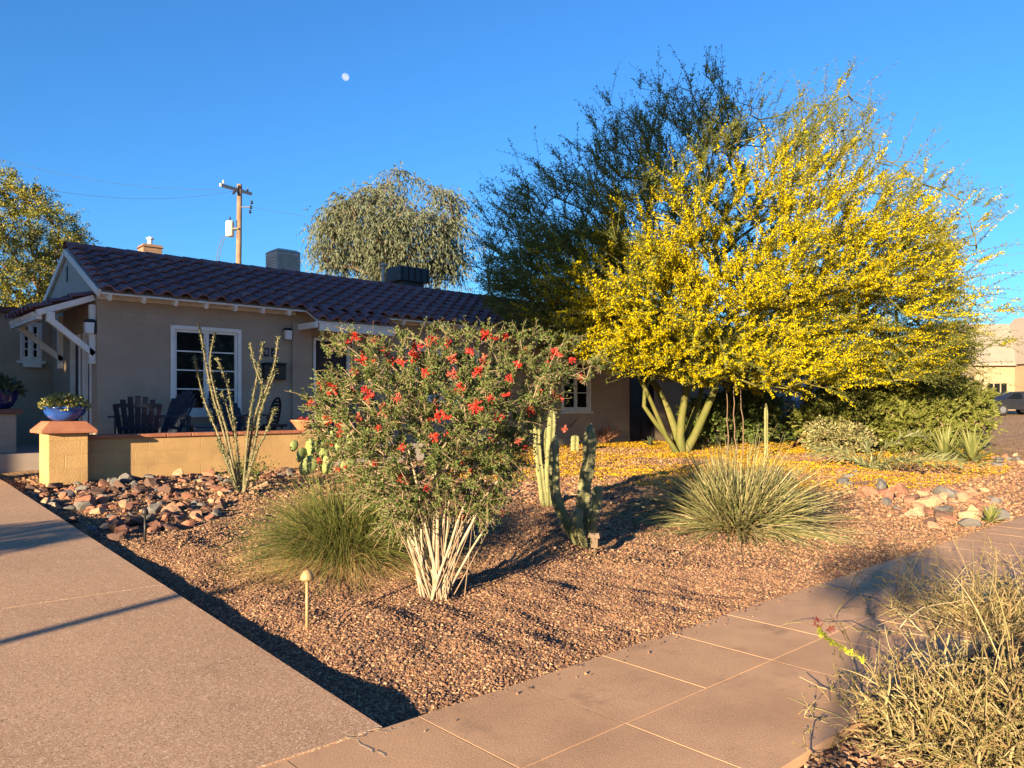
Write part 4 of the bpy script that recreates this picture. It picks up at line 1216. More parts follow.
shade_tree('street_tree', (-10.8, 10.0, .2), (-11, 10.5, 10.1), (5.6, 7.0, 5.8), 700, .42, 'tall dense tree left of the driveway that shades the house', 66, [((-11, 7.8, 15.2), (5.6, 7.1, 6.0))])
shade_tree('small_tree', (-10.3, -3.0, -.05), (-10.2, -2.75, 3.50), (.75, .62, .30), 60, .085, 'small tree at the street behind the sidewalk', 9)
shade_tree('street_tree', (17, -21, 0), (17, -21, 5.), (5.5, 3.5, 3.8), 260, .3, 'broad tree across the street, mirrored in the house windows', 30)
shade_tree('rounded_shrub', (-6.2, 6.6, .1), (-6.2, 6.7, 1.15), (.9, .95, .95), 160, .11, 'rounded shrub on the far side of the driveway', 36)
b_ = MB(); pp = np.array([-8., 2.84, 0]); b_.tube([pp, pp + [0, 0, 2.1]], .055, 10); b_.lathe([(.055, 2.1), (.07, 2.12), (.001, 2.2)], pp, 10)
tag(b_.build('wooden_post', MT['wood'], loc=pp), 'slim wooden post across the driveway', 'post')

# ================================================================== THE RED-FLOWERED SHRUB
SD = 6.35
sbase = at(437, 597)
sh = thing('flowering_shrub', sbase, 'tall shrub with red blossoms and bare white stems in the gravel bed', 'shrub')
ol = [(324, 428), (322, 398), (333, 372), (345, 362), (360, 350), (380, 364), (405, 352), (428, 362), (450, 348), (476, 362), (498, 346), (524, 362), (548, 364), (572, 374), (560, 394), (540, 412), (528, 440), (520, 464), (504, 490), (482, 512), (440, 508), (404, 526), (374, 512), (350, 482), (332, 452)]
sp_ = crown_points(ol, SD, .95, 1150, shell=.7)
sp_ = sp_[rng.random(len(sp_)) < np.clip(.66 + .62 * np.sin(sp_[:, 0] * 9) * np.sin(sp_[:, 1] * 8 + 1) * np.sin(sp_[:, 2] * 7), .25, 1)]
sx = [W(u, v, SD + rng.uniform(-.4, .4)) for u, v in ((308, 398), (355, 334), (345, 345), (372, 342), (432, 330), (446, 334), (486, 330), (500, 333), (522, 344), (560, 350), (592, 360), (586, 380), (470, 338), (404, 338), (388, 346), (600, 368), (340, 352))]
for u in np.linspace(330, 575, 34): sx.append(W(u + rng.uniform(-5, 5), 352 - rng.uniform(2, 22) + abs(u - 455) * .07, SD + rng.uniform(-.75, .75)))
pts4 = np.vstack([sp_, sx])
trk = []
tops = [(382, 500), (394, 470), (408, 450), (418, 480), (425, 440), (434, 455), (446, 430), (452, 480), (462, 450), (474, 480), (486, 470), (498, 500), (512, 488), (440, 500), (456, 505), (404, 505), (376, 470), (390, 490), (412, 500), (428, 495), (466, 500), (480, 495), (506, 470), (520, 490), (444, 470), (400, 490)]
for i, (u, v) in enumerate(tops):
    a = sbase + rng.normal(size=3) * [.05, .05, 0]; a[2] = sbase[2] - .02
    # stems leave the crown in a fan
    b_ = W(u, v, SD + rng.uniform(-.35, .35)); o = rng.normal(size=3) * .03
    q = [a + (b_ - a) * t + np.array([0, 0, .12]) * math.sin(pi * t) + (b_ - a) * [1, 1, 0] * (-.03 * math.sin(pi * t)) + o * math.sin(pi * t) + rng.normal(size=3) * .008 for t in np.linspace(0, 1, 7)]
    r0 = rng.uniform(.008, .015); trk.append((q, list(np.linspace(r0, r0 * .55, 7))))
c4 = grow(trk, pts4, .0022, .40, step=.13, wig=.10, up=.10, maxr=.011, prefer=.10)
for i, (P, r_) in enumerate(c4[:len(trk)]):
    m_ = MB(); m_.tube(P, r_, 7); m_.build('stem', MT['shbark'], sh, smooth=True)
brm = MB(); limbs(brm, c4[len(trk):], 4)
k = 34; a = sbase + rng.normal(size=(k, 3)) * [.07, .07, 0]; dd = sph(k) * [.75, .75, 0] * rng.uniform(.2, 1, (k, 1)) + [0, 0, 1.]
m_ = MB(); m_.add(*tube_arrays(arcs(a, dd, rng.uniform(.45, .95, k), np.full(k, -.05), 6), np.linspace(.005, .002, 6)[None].repeat(k, 0), 4)); m_.build('shoots', MT['shtwig'], sh)
cen4 = W(440, 470, SD)
tw4, _ = sprays(pts4, cen4, 6, (.08, .28), .7, .35, .25)
m_ = brm; m_.add(*tube_arrays(tw4, np.linspace(.0025, .0013, 4)[None].repeat(len(tw4), 0), 3)); m_.build('twigs', MT['shtwig'], sh)  # branches and twigs together in one mesh
lp, ld = along(tw4, 17); n = len(lp)
lf = MB(); lf.add(*leaf_quads(lp + sph(n) * .012, ld * .5 + sph(n), rng.uniform(.014, .034, n), rng.uniform(.009, .017, n))); lf.build('leaves', MT['shleaf'], sh)


def red_head(seed):
    r_ = np.random.default_rng(seed); n = int(r_.integers(9, 28))
    d = norm(r_.normal(size=(n, 3)) + [0, 0, r_.uniform(0, 1.4)]); L = r_.uniform(.018, .052, n)
    m_ = MB(); m_.add(*tube_arrays(arcs(d * .006, d, L, np.full(n, .15), 3), np.array([[.0022, .004, .0062]]).repeat(n, 0) * r_.uniform(.7, 1.2, (n, 1)), 4))
    e = d * L[:, None] * .95
    m_.add(*leaf_quads(np.repeat(e, 3, 0), np.repeat(d, 3, 0) + norm(r_.normal(size=(3 * n, 3))) * .9, .017, .012))
    V = np.vstack(m_.V); return make_mesh('flower', V, np.vstack(m_.Q), None)


heads = [red_head(s) for s in range(10)]
MT['redfade'] = M('faded_blossom', (0, 0, 0), .6, island=[(.52, .10, .07), (.56, .18, .11), (.46, .07, .06), (.42, .16, .09)], trans=.25)
for k, h in enumerate(heads): h.materials.append(MT['redfade' if k % 4 == 3 else 'red'])
vis = [(355, 336), (345, 348), (385, 352), (375, 340), (416, 345), (434, 338), (446, 342), (452, 358), (487, 335), (497, 340), (504, 335), (524, 352), (556, 352), (580, 378), (548, 366), (312, 404), (322, 384), (352, 372), (362, 360), (372, 362), (392, 360), (402, 366), (412, 358), (396, 398), (366, 392), (330, 388), (368, 398), (382, 408), (438, 417), (448, 418), (462, 390), (470, 352), (478, 372), (486, 360), (510, 378), (498, 418), (490, 398), (520, 440), (524, 448), (518, 365), (436, 440), (404, 450), (400, 478), (408, 482), (424, 488), (460, 515), (503, 513), (332, 452), (320, 462), (345, 468), (352, 478), (338, 470), (326, 418), (358, 418), (342, 432), (476, 404), (530, 410), (455, 372), (428, 372), (508, 395), (380, 430), (560, 400), (572, 360), (564, 430)]
for i, (u, v) in enumerate(vis):
    hw = min(1., edge_dist(ol, np.array([float(u)]), np.array([float(v)]))[0] / 60)
    dpt = SD - .9 * math.sqrt(hw) - rng.uniform(-.05, .12)
    if not in_poly(ol, np.array([float(u)]), np.array([float(v)]))[0]: dpt = SD - rng.uniform(0, .25)
    o = bpy.data.objects.new('flower', heads[i % 10]); COL.objects.link(o); o.parent = sh
    p = W(u + rng.uniform(-2, 2), v + rng.uniform(-2, 2), dpt); o.location = p - sbase
    s = rng.uniform(.6, 1.05) * (1.1 if v < 425 else .85); o.scale = (s, s, s); o.rotation_euler = (rng.uniform(-.5, .5), rng.uniform(-.5, .5), rng.uniform(0, 6.28))
for i in range(36):
    p = pts4[rng.integers(len(pts4))] + [0, 0, .03]
    if p[2] < .95: continue
    o = bpy.data.objects.new('flower', heads[i % 10]); COL.objects.link(o); o.parent = sh; o.location = p - sbase
    s = rng.uniform(.4, .8); o.scale = (s, s, s); o.rotation_euler = (rng.uniform(-.5, .5), rng.uniform(-.5, .5), rng.uniform(0, 6.28))


# ================================================================== GRASSES
def clump(name, c, n, Lr, elev, g, w, rad, mat, label, cat='ornamental grass', S=7, part='blades', dry=None, tipw=.15, azb=None):
    r = thing(name, c, label, cat)
    def batch(n, Lr, elev, g, w, m, nm):
        az = rng.uniform(0, 2 * pi, n); el = rng.uniform(*elev, n)
        rr = rad * np.sqrt(rng.random(n))
        b_ = np.array(c) + np.stack([rr * np.cos(az), rr * np.sin(az), np.full(n, -.02)], -1)
        az2 = az + rng.normal(size=n) * .35
        d = np.stack([np.cos(az2) * np.cos(el), np.sin(az2) * np.cos(el), np.sin(el)], -1)
        L = rng.uniform(*Lr, n); P = arcs(b_, d, L, rng.uniform(.5, 1.25, n) * g, S)
        P[:, 1:] += np.cumsum(rng.normal(size=P[:, 1:].shape) * .011 * np.where(rng.random((n, 1, 1)) < .2, 2.2, 1), axis=1)
        P[:, :, 2] = np.maximum(P[:, :, 2], G(P[:, :, 0], P[:, :, 1])[...] + .012)
        side = norm(np.cross(d, norm(rng.normal(size=(n, 3)) + [0, 0, 1.2])))
        wd = np.linspace(1, tipw, S)[None] ** .8 * rng.uniform(.7, 1.3, n)[:, None] * w
        m_ = MB(); m_.add(*ribbons(P, wd, side)); return m_.build(nm, MT[m], r)
    batch(n, Lr, elev, g, w, mat, part)
    if dry: batch(*dry[:5], dry[5], 'dry_blades')
    return r


gl = at(347, 562)
clump('fountain_grass', gl, 6000, (.75, 1.55), (R(35), R(88)), .60, .0065, .24, 'deer', 'arching fine green grass clump left of the red shrub', dry=(2300, (.4, 1.25), (R(0), R(80)), .75, .006, 'deerdry'))
gr = at(737, 528)
clump('spiky_grass', gr, 2500, (.75, 1.6), (R(0), R(86)), .30, .016, .30, 'hesp', 'big spiky grey-green clump in the open gravel right of the cactus', dry=(900, (.3, .9), (R(-5), R(45)), .5, .010, 'deerdry'), tipw=.08)  # stiff

# spiky rosettes towards the back
def rosette(name, c, n, L, w, label, mat='agave', elev=(8, 85), cat='agave', group=None, g=.12):
    r = thing(name, c, label, cat, group)
    az = np.arange(n) * 2.39996 + rng.uniform(0, 6); el = np.radians(np.linspace(elev[0], elev[1], n)) + rng.normal(size=n) * .08
    d = np.stack([np.cos(az) * np.cos(el), np.sin(az) * np.cos(el), np.sin(el)], -1)
    LL = L * rng.uniform(.8, 1.1, n); P = arcs(np.tile(np.array(c, float), (n, 1)) + d * .04, d, LL, np.full(n, g), 6)
    side = norm(np.cross(d, [0, 0, 1.]) + 1e-6); up_ = np.cross(side, d)
    prof = np.array([.7, 1., .95, .75, .45, .04])
    wd = prof[None] * w * np.ones((n, 1))
    m_ = MB()
    # gutter-shaped leaf: two halves folded up from the midrib
    Vl = P - side[:, None] * wd[..., None] / 2 + up_[:, None] * wd[..., None] * .22
    Vr = P + side[:, None] * wd[..., None] / 2 + up_[:, None] * wd[..., None] * .22
    V = np.stack([Vl, P, Vr], 2).reshape(-1, 3); i = np.arange(n * 6 * 3).reshape(n, 6, 3)
    Q = np.concatenate([np.stack([i[:, :-1, k], i[:, :-1, k + 1], i[:, 1:, k + 1], i[:, 1:, k]], -1).reshape(-1, 4) for k in (0, 1)])
    m_.add(V, Q); m_.build('leaves', MT[mat], r); return r


rosette('yucca', at(945, 461), 46, 1.15, .085, 'bright green spiky yucca at the back, left of a matching pair', cat='yucca', group='yuccas under the green bushes')
rosette('yucca', at(972, 462), 42, 1.05, .08, 'bright green spiky yucca at the back, right of a matching pair', cat='yucca', group='yuccas under the green bushes')
rosette('yucca', at(835, 452), 44, 1.0, .07, 'upright pale yucca behind the sprawling aloe', cat='yucca')
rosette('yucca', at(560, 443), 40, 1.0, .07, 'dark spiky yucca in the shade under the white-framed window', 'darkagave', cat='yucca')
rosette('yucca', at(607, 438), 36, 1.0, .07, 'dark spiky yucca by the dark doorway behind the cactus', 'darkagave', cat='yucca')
rosette('agave', at(650, 446), 22, .32, .05, 'small dark agave on yellow petals left of the green trunks', 'darkagave')
rosette('agave', at(990, 523), 26, .30, .045, 'small pale tuft of agave at the sidewalk beside the rocks', 'agave')
# sprawling aloe with long snaking arms
ac_ = at(868, 470)
al = thing('aloe', ac_, 'sprawling aloe with long curved spiny arms on the bright gravel', 'aloe')
m_ = MB()
for a0, L, rise in ((.4, 1.9, .9), (-.7, 2.3, .25), (2.3, 1.2, .5), (-1.4, 1.7, .3), (1.2, 1.4, .7), (3.0, 1.2, .4), (-.2, 1.9, .3)):
    t_ = np.linspace(0, 1, 22); hd = np.array([SA * math.cos(a0) + CA * math.sin(a0), -CA * math.cos(a0) + SA * math.sin(a0), 0])
    P = ac_ + hd * (t_ * L)[:, None] + np.array([0, 0, 1.]) * (rise * np.sin(t_ * 2.0) * .8 + .06)[:, None]
    for k in range(21):
        nl = 5; d = norm(np.tile(norm(P[k + 1] - P[k]) * 1.1, (nl, 1)) + sph(nl) * .9)
        m_.add(*leaf_quads(np.tile(P[k], (nl, 1)), d, rng.uniform(.16, .30, nl), .035))
m_.build('arms', MT['aloe'], al)


# bushes of the back right
def bush(name, c, rad, n, nl, ls, mat, label, cat='bush', group=None):
    r = thing(name, c, label, cat, group)
    q = sph(n) * (rng.random((n, 1)) ** .4) * np.array(rad) + np.array(c) + [0, 0, rad[2] * .85]
    q = q[q[:, 2] > c[2] + .1]
    trk = [([np.array(c) + [0, 0, -.05], np.array(c) + [o1, o2, rad[2] * .6]], [.04, .03]) for o1, o2 in ((.1, .1), (-.2, .1), (.2, -.2))]
    m_ = MB(); limbs(m_, grow(trk, q, .006, .4, step=.4, wig=.1), 5); m_.build('stems', MT['shtwig'], r)
    tw_, _ = sprays(q, np.array(c), 5, (.25, .65), .7, .4, .3)
    lp, ld = along(tw_, nl); k = len(lp)
    m_ = MB(); m_.add(*leaf_quads(lp + sph(k) * .03, ld + sph(k) * .6, rng.uniform(.7, 1.3, k) * ls, rng.uniform(.3, .5, k) * ls)); m_.build('foliage', MT[mat], r)
    return r


G1 = 'green bushes below the palo verde'
def gp(u, d): 
    p = W(u, 400, d); p[2] = float(G(p[0], p[1])); return p
bush('green_bush', gp(885, 23.5), (1.5, 1.3, 1.3), 320, 14, .12, 'green', 'fine leaved bright green bush behind the sprawling aloe', group=G1)
bush('green_bush', gp(942, 24.5), (1.6, 1.4, 1.3), 300, 14, .12, 'green', 'fine leaved green bush behind the pair of yuccas', group=G1)
bush('green_bush', gp(945, 29.), (1.2, 1.3, 1.3), 180, 14, .14, 'green', 'green bush at the right end, next to the parked car', group=G1)
bush('green_bush', gp(838, 22.6), (1.2, 1.0, 1.25), 260, 14, .11, 'green', 'green bush under the lowest yellow branches, left of the sprawling aloe', group=G1)
bush('green_bush', gp(915, 22.8), (1.3, 1.0, 1.15), 260, 14, .11, 'green', 'green bush directly behind the aloe and left yucca, in front of others', group=G1)
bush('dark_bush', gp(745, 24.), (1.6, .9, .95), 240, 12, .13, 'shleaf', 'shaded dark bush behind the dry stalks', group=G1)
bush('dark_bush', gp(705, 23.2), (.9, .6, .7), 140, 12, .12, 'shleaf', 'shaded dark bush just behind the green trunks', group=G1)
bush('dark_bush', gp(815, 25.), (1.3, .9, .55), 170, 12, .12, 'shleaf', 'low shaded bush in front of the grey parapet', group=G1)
bush('pale_bush', gp(838, 21.5), (.9, .7, .42), 140, 12, .10, 'hesp', 'low grey-green bush left of the sprawling aloe')

# dry stalks, dry pink plant, old timber under the tree
for u, v0, lb in ((726, 392, 'thin dry stalk leftmost of three under the yellow blossom'), (734, 382, 'tallest middle dry stalk of three under the yellow blossom'), (741, 388, 'thin dry stalk rightmost of three under the yellow blossom')):
    a = gp(u + 2, 19.); b_ = W(u, v0, 19.)
    P = a + (b_ - a) * np.linspace(0, 1, 8)[:, None] + rng.normal(size=(8, 3)) * .02; P[0] = a
    m_ = MB(); m_.tube(P, np.linspace(.019, .010, 8), 6); tag(m_.build('dry_stalk', MT['bark'], loc=a, smooth=True), lb, 'stalk', 'dry stalks under the yellow tree')
c = at(604, 443)
dp = thing('dry_plant', c, 'small dry pinkish plant on petals left of the dark doorway', 'plant')
d = sph(120) * [1, 1, .5] + [0, 0, .9]; m_ = MB(); P = arcs(np.tile(c, (120, 1)), d, rng.uniform(.4, .85, 120), np.full(120, .2), 4); m_.add(*tube_arrays(P, np.full((120, 4), .009), 3))
lp, ld = along(P, 6); m_.add(*leaf_quads(lp, sph(len(lp)), .06, .025)); m_.build('stems', MT['dryred'], dp)
for k, (u, v, du, dv, lb) in enumerate(((792, 447, 12, -14, 'rusty brown timber leaning at the foot of the dark bushes'), (801, 447, 10, -15, 'second rusty timber leaning right beside the first one'))):
    a = at(u, v); b_ = a + rt * .45 + [0, 0, .42]
    m_ = MB(); m_.beam(a, b_, .09, .06); tag(m_.build('leaning_timber', MT['rust'], loc=a, bevel=.008), lb, 'timber', 'timbers under the tree')


# ================================================================== CACTI
def ribbed(mb, P, r, ribs=7, spines=None):
    """ribbed column along P"""
    P = np.asarray(P, float); k = ribs * 2; S = len(P)
    V, Q = tube_arrays(P[None], np.ones((1, S)), k)
    V = V.reshape(S, k, 3); rr = np.asarray(r)[:, None] * np.where(np.arange(k) % 2 == 0, 1.12, .80)[None]
    V = P[:, None] + (V - P[:, None]) * rr[..., None]
    mb.add(V.reshape(-1, 3), Q)
    if spines is not None:
        pos = V[1:, ::2].reshape(-1, 3); out = norm((V - P[:, None])[1:, ::2].reshape(-1, 3))
        pos = np.repeat(pos, 3, 0); out = np.repeat(out, 3, 0); n = len(pos)
        spines.add(*leaf_quads(pos, out + sph(n) * .7, rng.uniform(.012, .025, n), .003))


def smooth_path(pts, n):
    pts = np.asarray(pts, float); t = np.linspace(0, len(pts) - 1, n)
    i = np.minimum(t.astype(int), len(pts) - 2); f = (t - i)[:, None]
    p0 = pts[np.maximum(i - 1, 0)]; p1 = pts[i]; p2 = pts[i + 1]; p3 = pts[np.minimum(i + 2, len(pts) - 1)]
    return .5 * (2 * p1 + (p2 - p0) * f + (2 * p0 - 5 * p1 + 4 * p2 - p3) * f ** 2 + (3 * p1 - p0 - 3 * p2 + p3) * f ** 3)


def column_cactus(c, arms, label, mat, group):
    r = thing('columnar_cactus', c, label, 'cactus', group)
    for pts_, rad in arms:
        m_ = MB(); s_ = MB(); n = 22; P = smooth_path(pts_, n)
        rr = np.full(n, rad) * (1 + .07 * np.sin(np.arange(n) * 1.3 + rng.uniform(0, 6))); rr[-1] = rad * .12; rr[-2] = rad * .62; rr[-3] = rad * .88; rr[0] *= .8
        ribbed(m_, P, rr, 6, s_)
        a = m_.build('arm', MT[mat], r); tag(s_.build('spines', MT['spine'], a), kind='stuff')
    return r


GC = 'columnar cacti beside the red shrub'
cb = at(588, 546)
def cp(u, v, dd=0): return W(u, v, 8.25 + dd)
c0 = cb - [0, 0, .04]
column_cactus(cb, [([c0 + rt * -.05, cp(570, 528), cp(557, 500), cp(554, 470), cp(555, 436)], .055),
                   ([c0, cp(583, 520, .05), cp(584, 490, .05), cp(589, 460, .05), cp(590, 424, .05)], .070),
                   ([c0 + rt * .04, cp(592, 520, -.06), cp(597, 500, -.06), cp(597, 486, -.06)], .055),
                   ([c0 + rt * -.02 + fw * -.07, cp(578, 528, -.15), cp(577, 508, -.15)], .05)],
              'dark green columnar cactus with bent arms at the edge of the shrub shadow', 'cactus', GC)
cb2 = gp(549, 10.4)
def cq(u, v, dd=0): return W(u, v, 10.4 + dd)
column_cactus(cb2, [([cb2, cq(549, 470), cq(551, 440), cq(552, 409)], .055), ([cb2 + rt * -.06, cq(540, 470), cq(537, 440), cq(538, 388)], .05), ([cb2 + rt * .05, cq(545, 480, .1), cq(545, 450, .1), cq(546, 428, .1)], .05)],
              'pale sunlit columnar cactus half behind the red shrub', 'cactuslit', GC)
cb3 = at(575, 452)
column_cactus(cb3, [([cb3, cb3 + [0, 0, .2], cb3 + [.01, 0, .42]], .10)], 'short pale cactus stump on the yellow petals behind the dark cactus', 'cactuslit', GC)
cb4 = gp(766, 20.)
column_cactus(cb4, [([cb4, cb4 + [0, 0, .5], W(766, 404, 20.)], .045)], 'thin upright cactus standing in front of the shaded bushes', 'cactuslit', GC)

# prickly pear
pc_ = at(318, 476)
pe = thing('prickly_pear', pc_, 'prickly pear with flat green pads beside the end of the patio wall', 'cactus')
pads = [((308, 466), .17, .15, .3), ((301, 455), .12, .2, .9), ((311, 448), .16, .15, -.5), ((294, 446), .09, .1, .6), ((322, 452), .16, .2, .2), ((330, 436), .15, .2, -.4), ((322, 420), .13, .1, .3), ((334, 416), .12, .2, -.5), ((346, 424), .13, .1, .5), ((340, 446), .15, .2, .1), ((352, 440), .13, .1, -.2), ((326, 464), .16, .1, -.3), ((348, 462), .15, .1, .4)]
for (u, v), rad, ofs, turn in pads:
    c = W(u, v, 12.4 + rng.uniform(-.15, .15)); m_ = MB()
    k = 16; a = np.linspace(0, 2 * pi, k, endpoint=False); V = []; lay = [(-.032, .0), (-.03, .5), (-.018, .88), (0, 1.), (.018, .88), (.03, .5), (.032, 0)]
    for y_, s_ in lay:
        V.append(np.stack([rad * .78 * s_ * np.cos(a) * (1 - .18 * np.sin(a) * -1), np.full(k, y_), rad * 1.05 * s_ * np.sin(a)], -1))
    V = rot(np.vstack(V), 0, rng.normal() * .35, turn + R(-40)) + c
    Q = [[l * k + i, l * k + (i + 1) % k, (l + 1) * k + (i + 1) % k, (l + 1) * k + i] for l in range(6) for i in range(k)]
    m_.add(V, Q); m_.build('pad', MT['pear'], pe, smooth=True)

# ocotillo
ob = at(241, 492)
oc = thing('ocotillo', ob, 'leggy ocotillo with thin spiny wands standing before the patio wall', 'ocotillo')
wands = [[(235, 488), (231, 468), (217, 432), (204, 399), (194, 356)], [(236, 490), (223, 430), (213, 397), (207, 369), (202, 341), (198, 322)], [(238, 490), (227, 432), (217, 399), (210, 364), (215, 332)], [(240, 490), (236, 442), (232, 409), (226, 381), (217, 358)],
         [(237, 490), (228, 466), (218, 440)], [(246, 488), (252, 430), (260, 400), (262, 386), (255, 366), (250, 343)], [(245, 489), (248, 432), (252, 404), (258, 371), (263, 342)], [(247, 489), (250, 465), (257, 432), (262, 402), (274, 366), (278, 337)], [(248, 490), (253, 450), (259, 417), (269, 389), (277, 369)], [(246, 490), (254, 458), (267, 430), (275, 408)], [(242, 490), (238, 455), (232, 425), (222, 392)]]
om = MB()
for wl in wands:
    dd = 11.1 + rng.uniform(-.1, .1); q = [W(u, v, dd + rng.uniform(-.12, .12) * (i > 0)) for i, (u, v) in enumerate(wl)]
    q[0] = ob + (q[0] - ob) * [.5, .5, 0] - [0, 0, .03]
    P = smooth_path(q, 30); m_ = MB(); m_.tube(P, np.linspace(.018, .009, 30), 7); m_.build('wand', MT['ocot'], oc, smooth=True)
    lp, ld = along(P[None], 400); n = len(lp); om.add(*leaf_quads(lp + sph(n) * .018, sph(n) + ld * .3, rng.uniform(.02, .05, n), rng.uniform(.011, .022, n)))
om.build('leaves', MT['ocleaf'], oc)
bush('low_plant', at(250, 488), (.16, .14, .14), 40, 10, .04, 'shleaf', 'small dark green plant at the foot of the ocotillo', 'plant')

# ================================================================== GARDEN LIGHTS
def path_light(c, h, label, mat, cap, group='garden path lights', square=False):
    r = thing('path_light', c, label, 'garden light', group)
    m_ = MB(); m_.tube([np.array(c) - [0, 0, .05], np.array(c) + [0, 0, h]], .011, 10); m_.build('stake', MT[mat], r, smooth=True)
    m_ = MB(); cc = np.array(c) + [0, 0, h]
    if square:
        m_.box(cc + [0, 0, .05], (cap, cap, .05), rz=.5, taper=.8); m_.box(cc + [0, 0, -.03], (cap * .55, cap * .55, .10), rz=.5)
    else:
        m_.lathe([(.012, -.02), (.03, -.015), (cap * .9, -.005), (cap, .0), (cap * .8, .03), (cap * .45, .055), (.001, .062)], cc, 20)
    m_.build('lamp_head', MT[mat], r, smooth=not square)
    return r


path_light(at(307, 628), .345, 'tan mushroom path light in the gravel nearest the driveway corner', 'bronze', .05)
path_light(at(145, 543), .30, 'thin black path light among the rocks by the driveway', 'black', .035)
path_light(at(595, 556), .17, 'stubby brown path light at the foot of the dark cactus', 'brownlamp', .13, square=True)

# ================================================================== THE DRY BUSH AT THE SIDEWALK
def straw_bush(name, c, rad, n, label, leafs=10, mat='strawleaf', extra=None):
    r = thing(name, c, label, 'bush')
    az = rng.uniform(0, 2 * pi, n); el = np.radians(rng.uniform(12, 88, n))
    d = np.stack([np.cos(az) * np.cos(el), np.sin(az) * np.cos(el), np.sin(el)], -1)
    b_ = np.array(c) + np.stack([rng.normal(size=n) * rad * .42, rng.normal(size=n) * rad * .42, np.full(n, -.02)], -1)
    L = rng.uniform(.35, .95, n) * rad; P = arcs(b_, d + sph(n) * .25, L, rng.uniform(.0, .55, n), 6)
    P[:, 1:] += np.cumsum(rng.normal(size=P[:, 1:].shape) * .017, axis=1)
    P[:, :, 2] = np.maximum(P[:, :, 2], .0)
    m_ = MB(); m_.add(*tube_arrays(P, np.linspace(.0042, .0018, 6)[None] * rng.uniform(.5, 1.25, (n, 1)) * np.where(rng.random((n, 1)) < .12, 1.8, 1), 4)); m_.build('stems', MT['straw'], r)
    # side twigs
    bp, bd = along(P, 4); k = len(bp)
    P2 = arcs(bp, bd + sph(k) * .9, rng.uniform(.06, .22, k) * rad / 1.0, rng.uniform(0, .3, k), 4)
    m_ = MB(); m_.add(*tube_arrays(P2, np.linspace(.0022, .001, 4)[None].repeat(k, 0), 3)); m_.build('twigs', MT['straw'], r)
    lp, ld = along(P2, leafs); k = len(lp); m_ = MB(); m_.add(*leaf_quads(lp + sph(k) * .005, ld + sph(k), rng.uniform(.007, .020, k), rng.uniform(.004, .010, k))); m_.build('leaves', MT[mat], r)
    return r


bb_ = gp(1022, 3.65); bb_[2] = -.05
sbh = straw_bush('dry_bush', bb_, .64, 1500, 'tangled straw-coloured bush at the sidewalk edge, nearest the camera')
# the one fresh sprig with red tips
a = W(880, 690, 3.7); sprig = smooth_path([a, W(868, 664, 3.75), W(845, 650, 3.8), W(824, 636, 3.85), W(816, 624, 3.86)], 20)
m_ = MB(); m_.tube(sprig, np.linspace(.004, .0015, 20), 5); m_.build('sprig', MT['straw'], sbh)
lp, ld = along(sprig[4:-2][None], 190); k = len(lp); m_ = MB(); m_.add(*leaf_quads(lp + sph(k) * .008, sph(k) + ld * .4, rng.uniform(.012, .026, k), rng.uniform(.009, .016, k))); m_.build('sprig_leaves', MT['lime'], sbh)
m_ = MB(); k = 46; q = np.vstack([W(817, 624, 3.86) + sph(26) * .02, W(831, 630, 3.84) + sph(20) * .014]); m_.add(*leaf_quads(q, sph(k) + [0, 0, .5], .028, .008)); m_.build('sprig_flowers', MT['redfade'], sbh)
b2 = gp(1018, 5.6); b2[2] = -.04
straw_bush('dry_bush', b2, .85, 520, 'darker twiggy bush at the right edge in the shadow', 7)
# long bare stems that lean over the sidewalk
m_ = MB()
for (u0, v0, u1, v1) in ((930, 740, 828, 690), (940, 745, 840, 668), (950, 720, 880, 610), (970, 700, 915, 606), (1000, 660, 945, 570), (1010, 640, 985, 575), (890, 760, 850, 722), (900, 735, 858, 660), (1015, 700, 1000, 610)):
    a = W(u0, v0, 3.75); b_ = W(u1, v1, 3.9); P = smooth_path([a, a + (b_ - a) * .4 + [0, 0, .06], a + (b_ - a) * .75 + [0, 0, .05], b_], 14)
    m_.tube(P, np.linspace(.004, .0014, 14), 5)
m_.build('stems', MT['straw'], sbh)

# ================================================================== ROCKS
def ico(n=2):
    import bmesh
    bm = bmesh.new(); bmesh.ops.create_icosphere(bm, subdivisions=n, radius=1.0)
    V = np.array([v.co[:] for v in bm.verts]); T = np.array([[v.index for v in f.verts] for f in bm.faces]); bm.free(); return V, T


ICO_V, ICO_T = ico(2)
rock_mesh = {}
for cname, m_ in ROCKS.items():
    for k in range(6):
        V = ICO_V.copy()
        for _ in range(14):
            nn = sph(1)[0]; off = rng.uniform(.34, .74); dd = V @ nn; V = V - np.maximum(0, dd - off)[:, None] * nn
        V += sph(len(V)) * .03
        me = make_mesh('rock', V * 1.25, None, ICO_T); me.materials.append(m_); rock_mesh[cname, k] = me


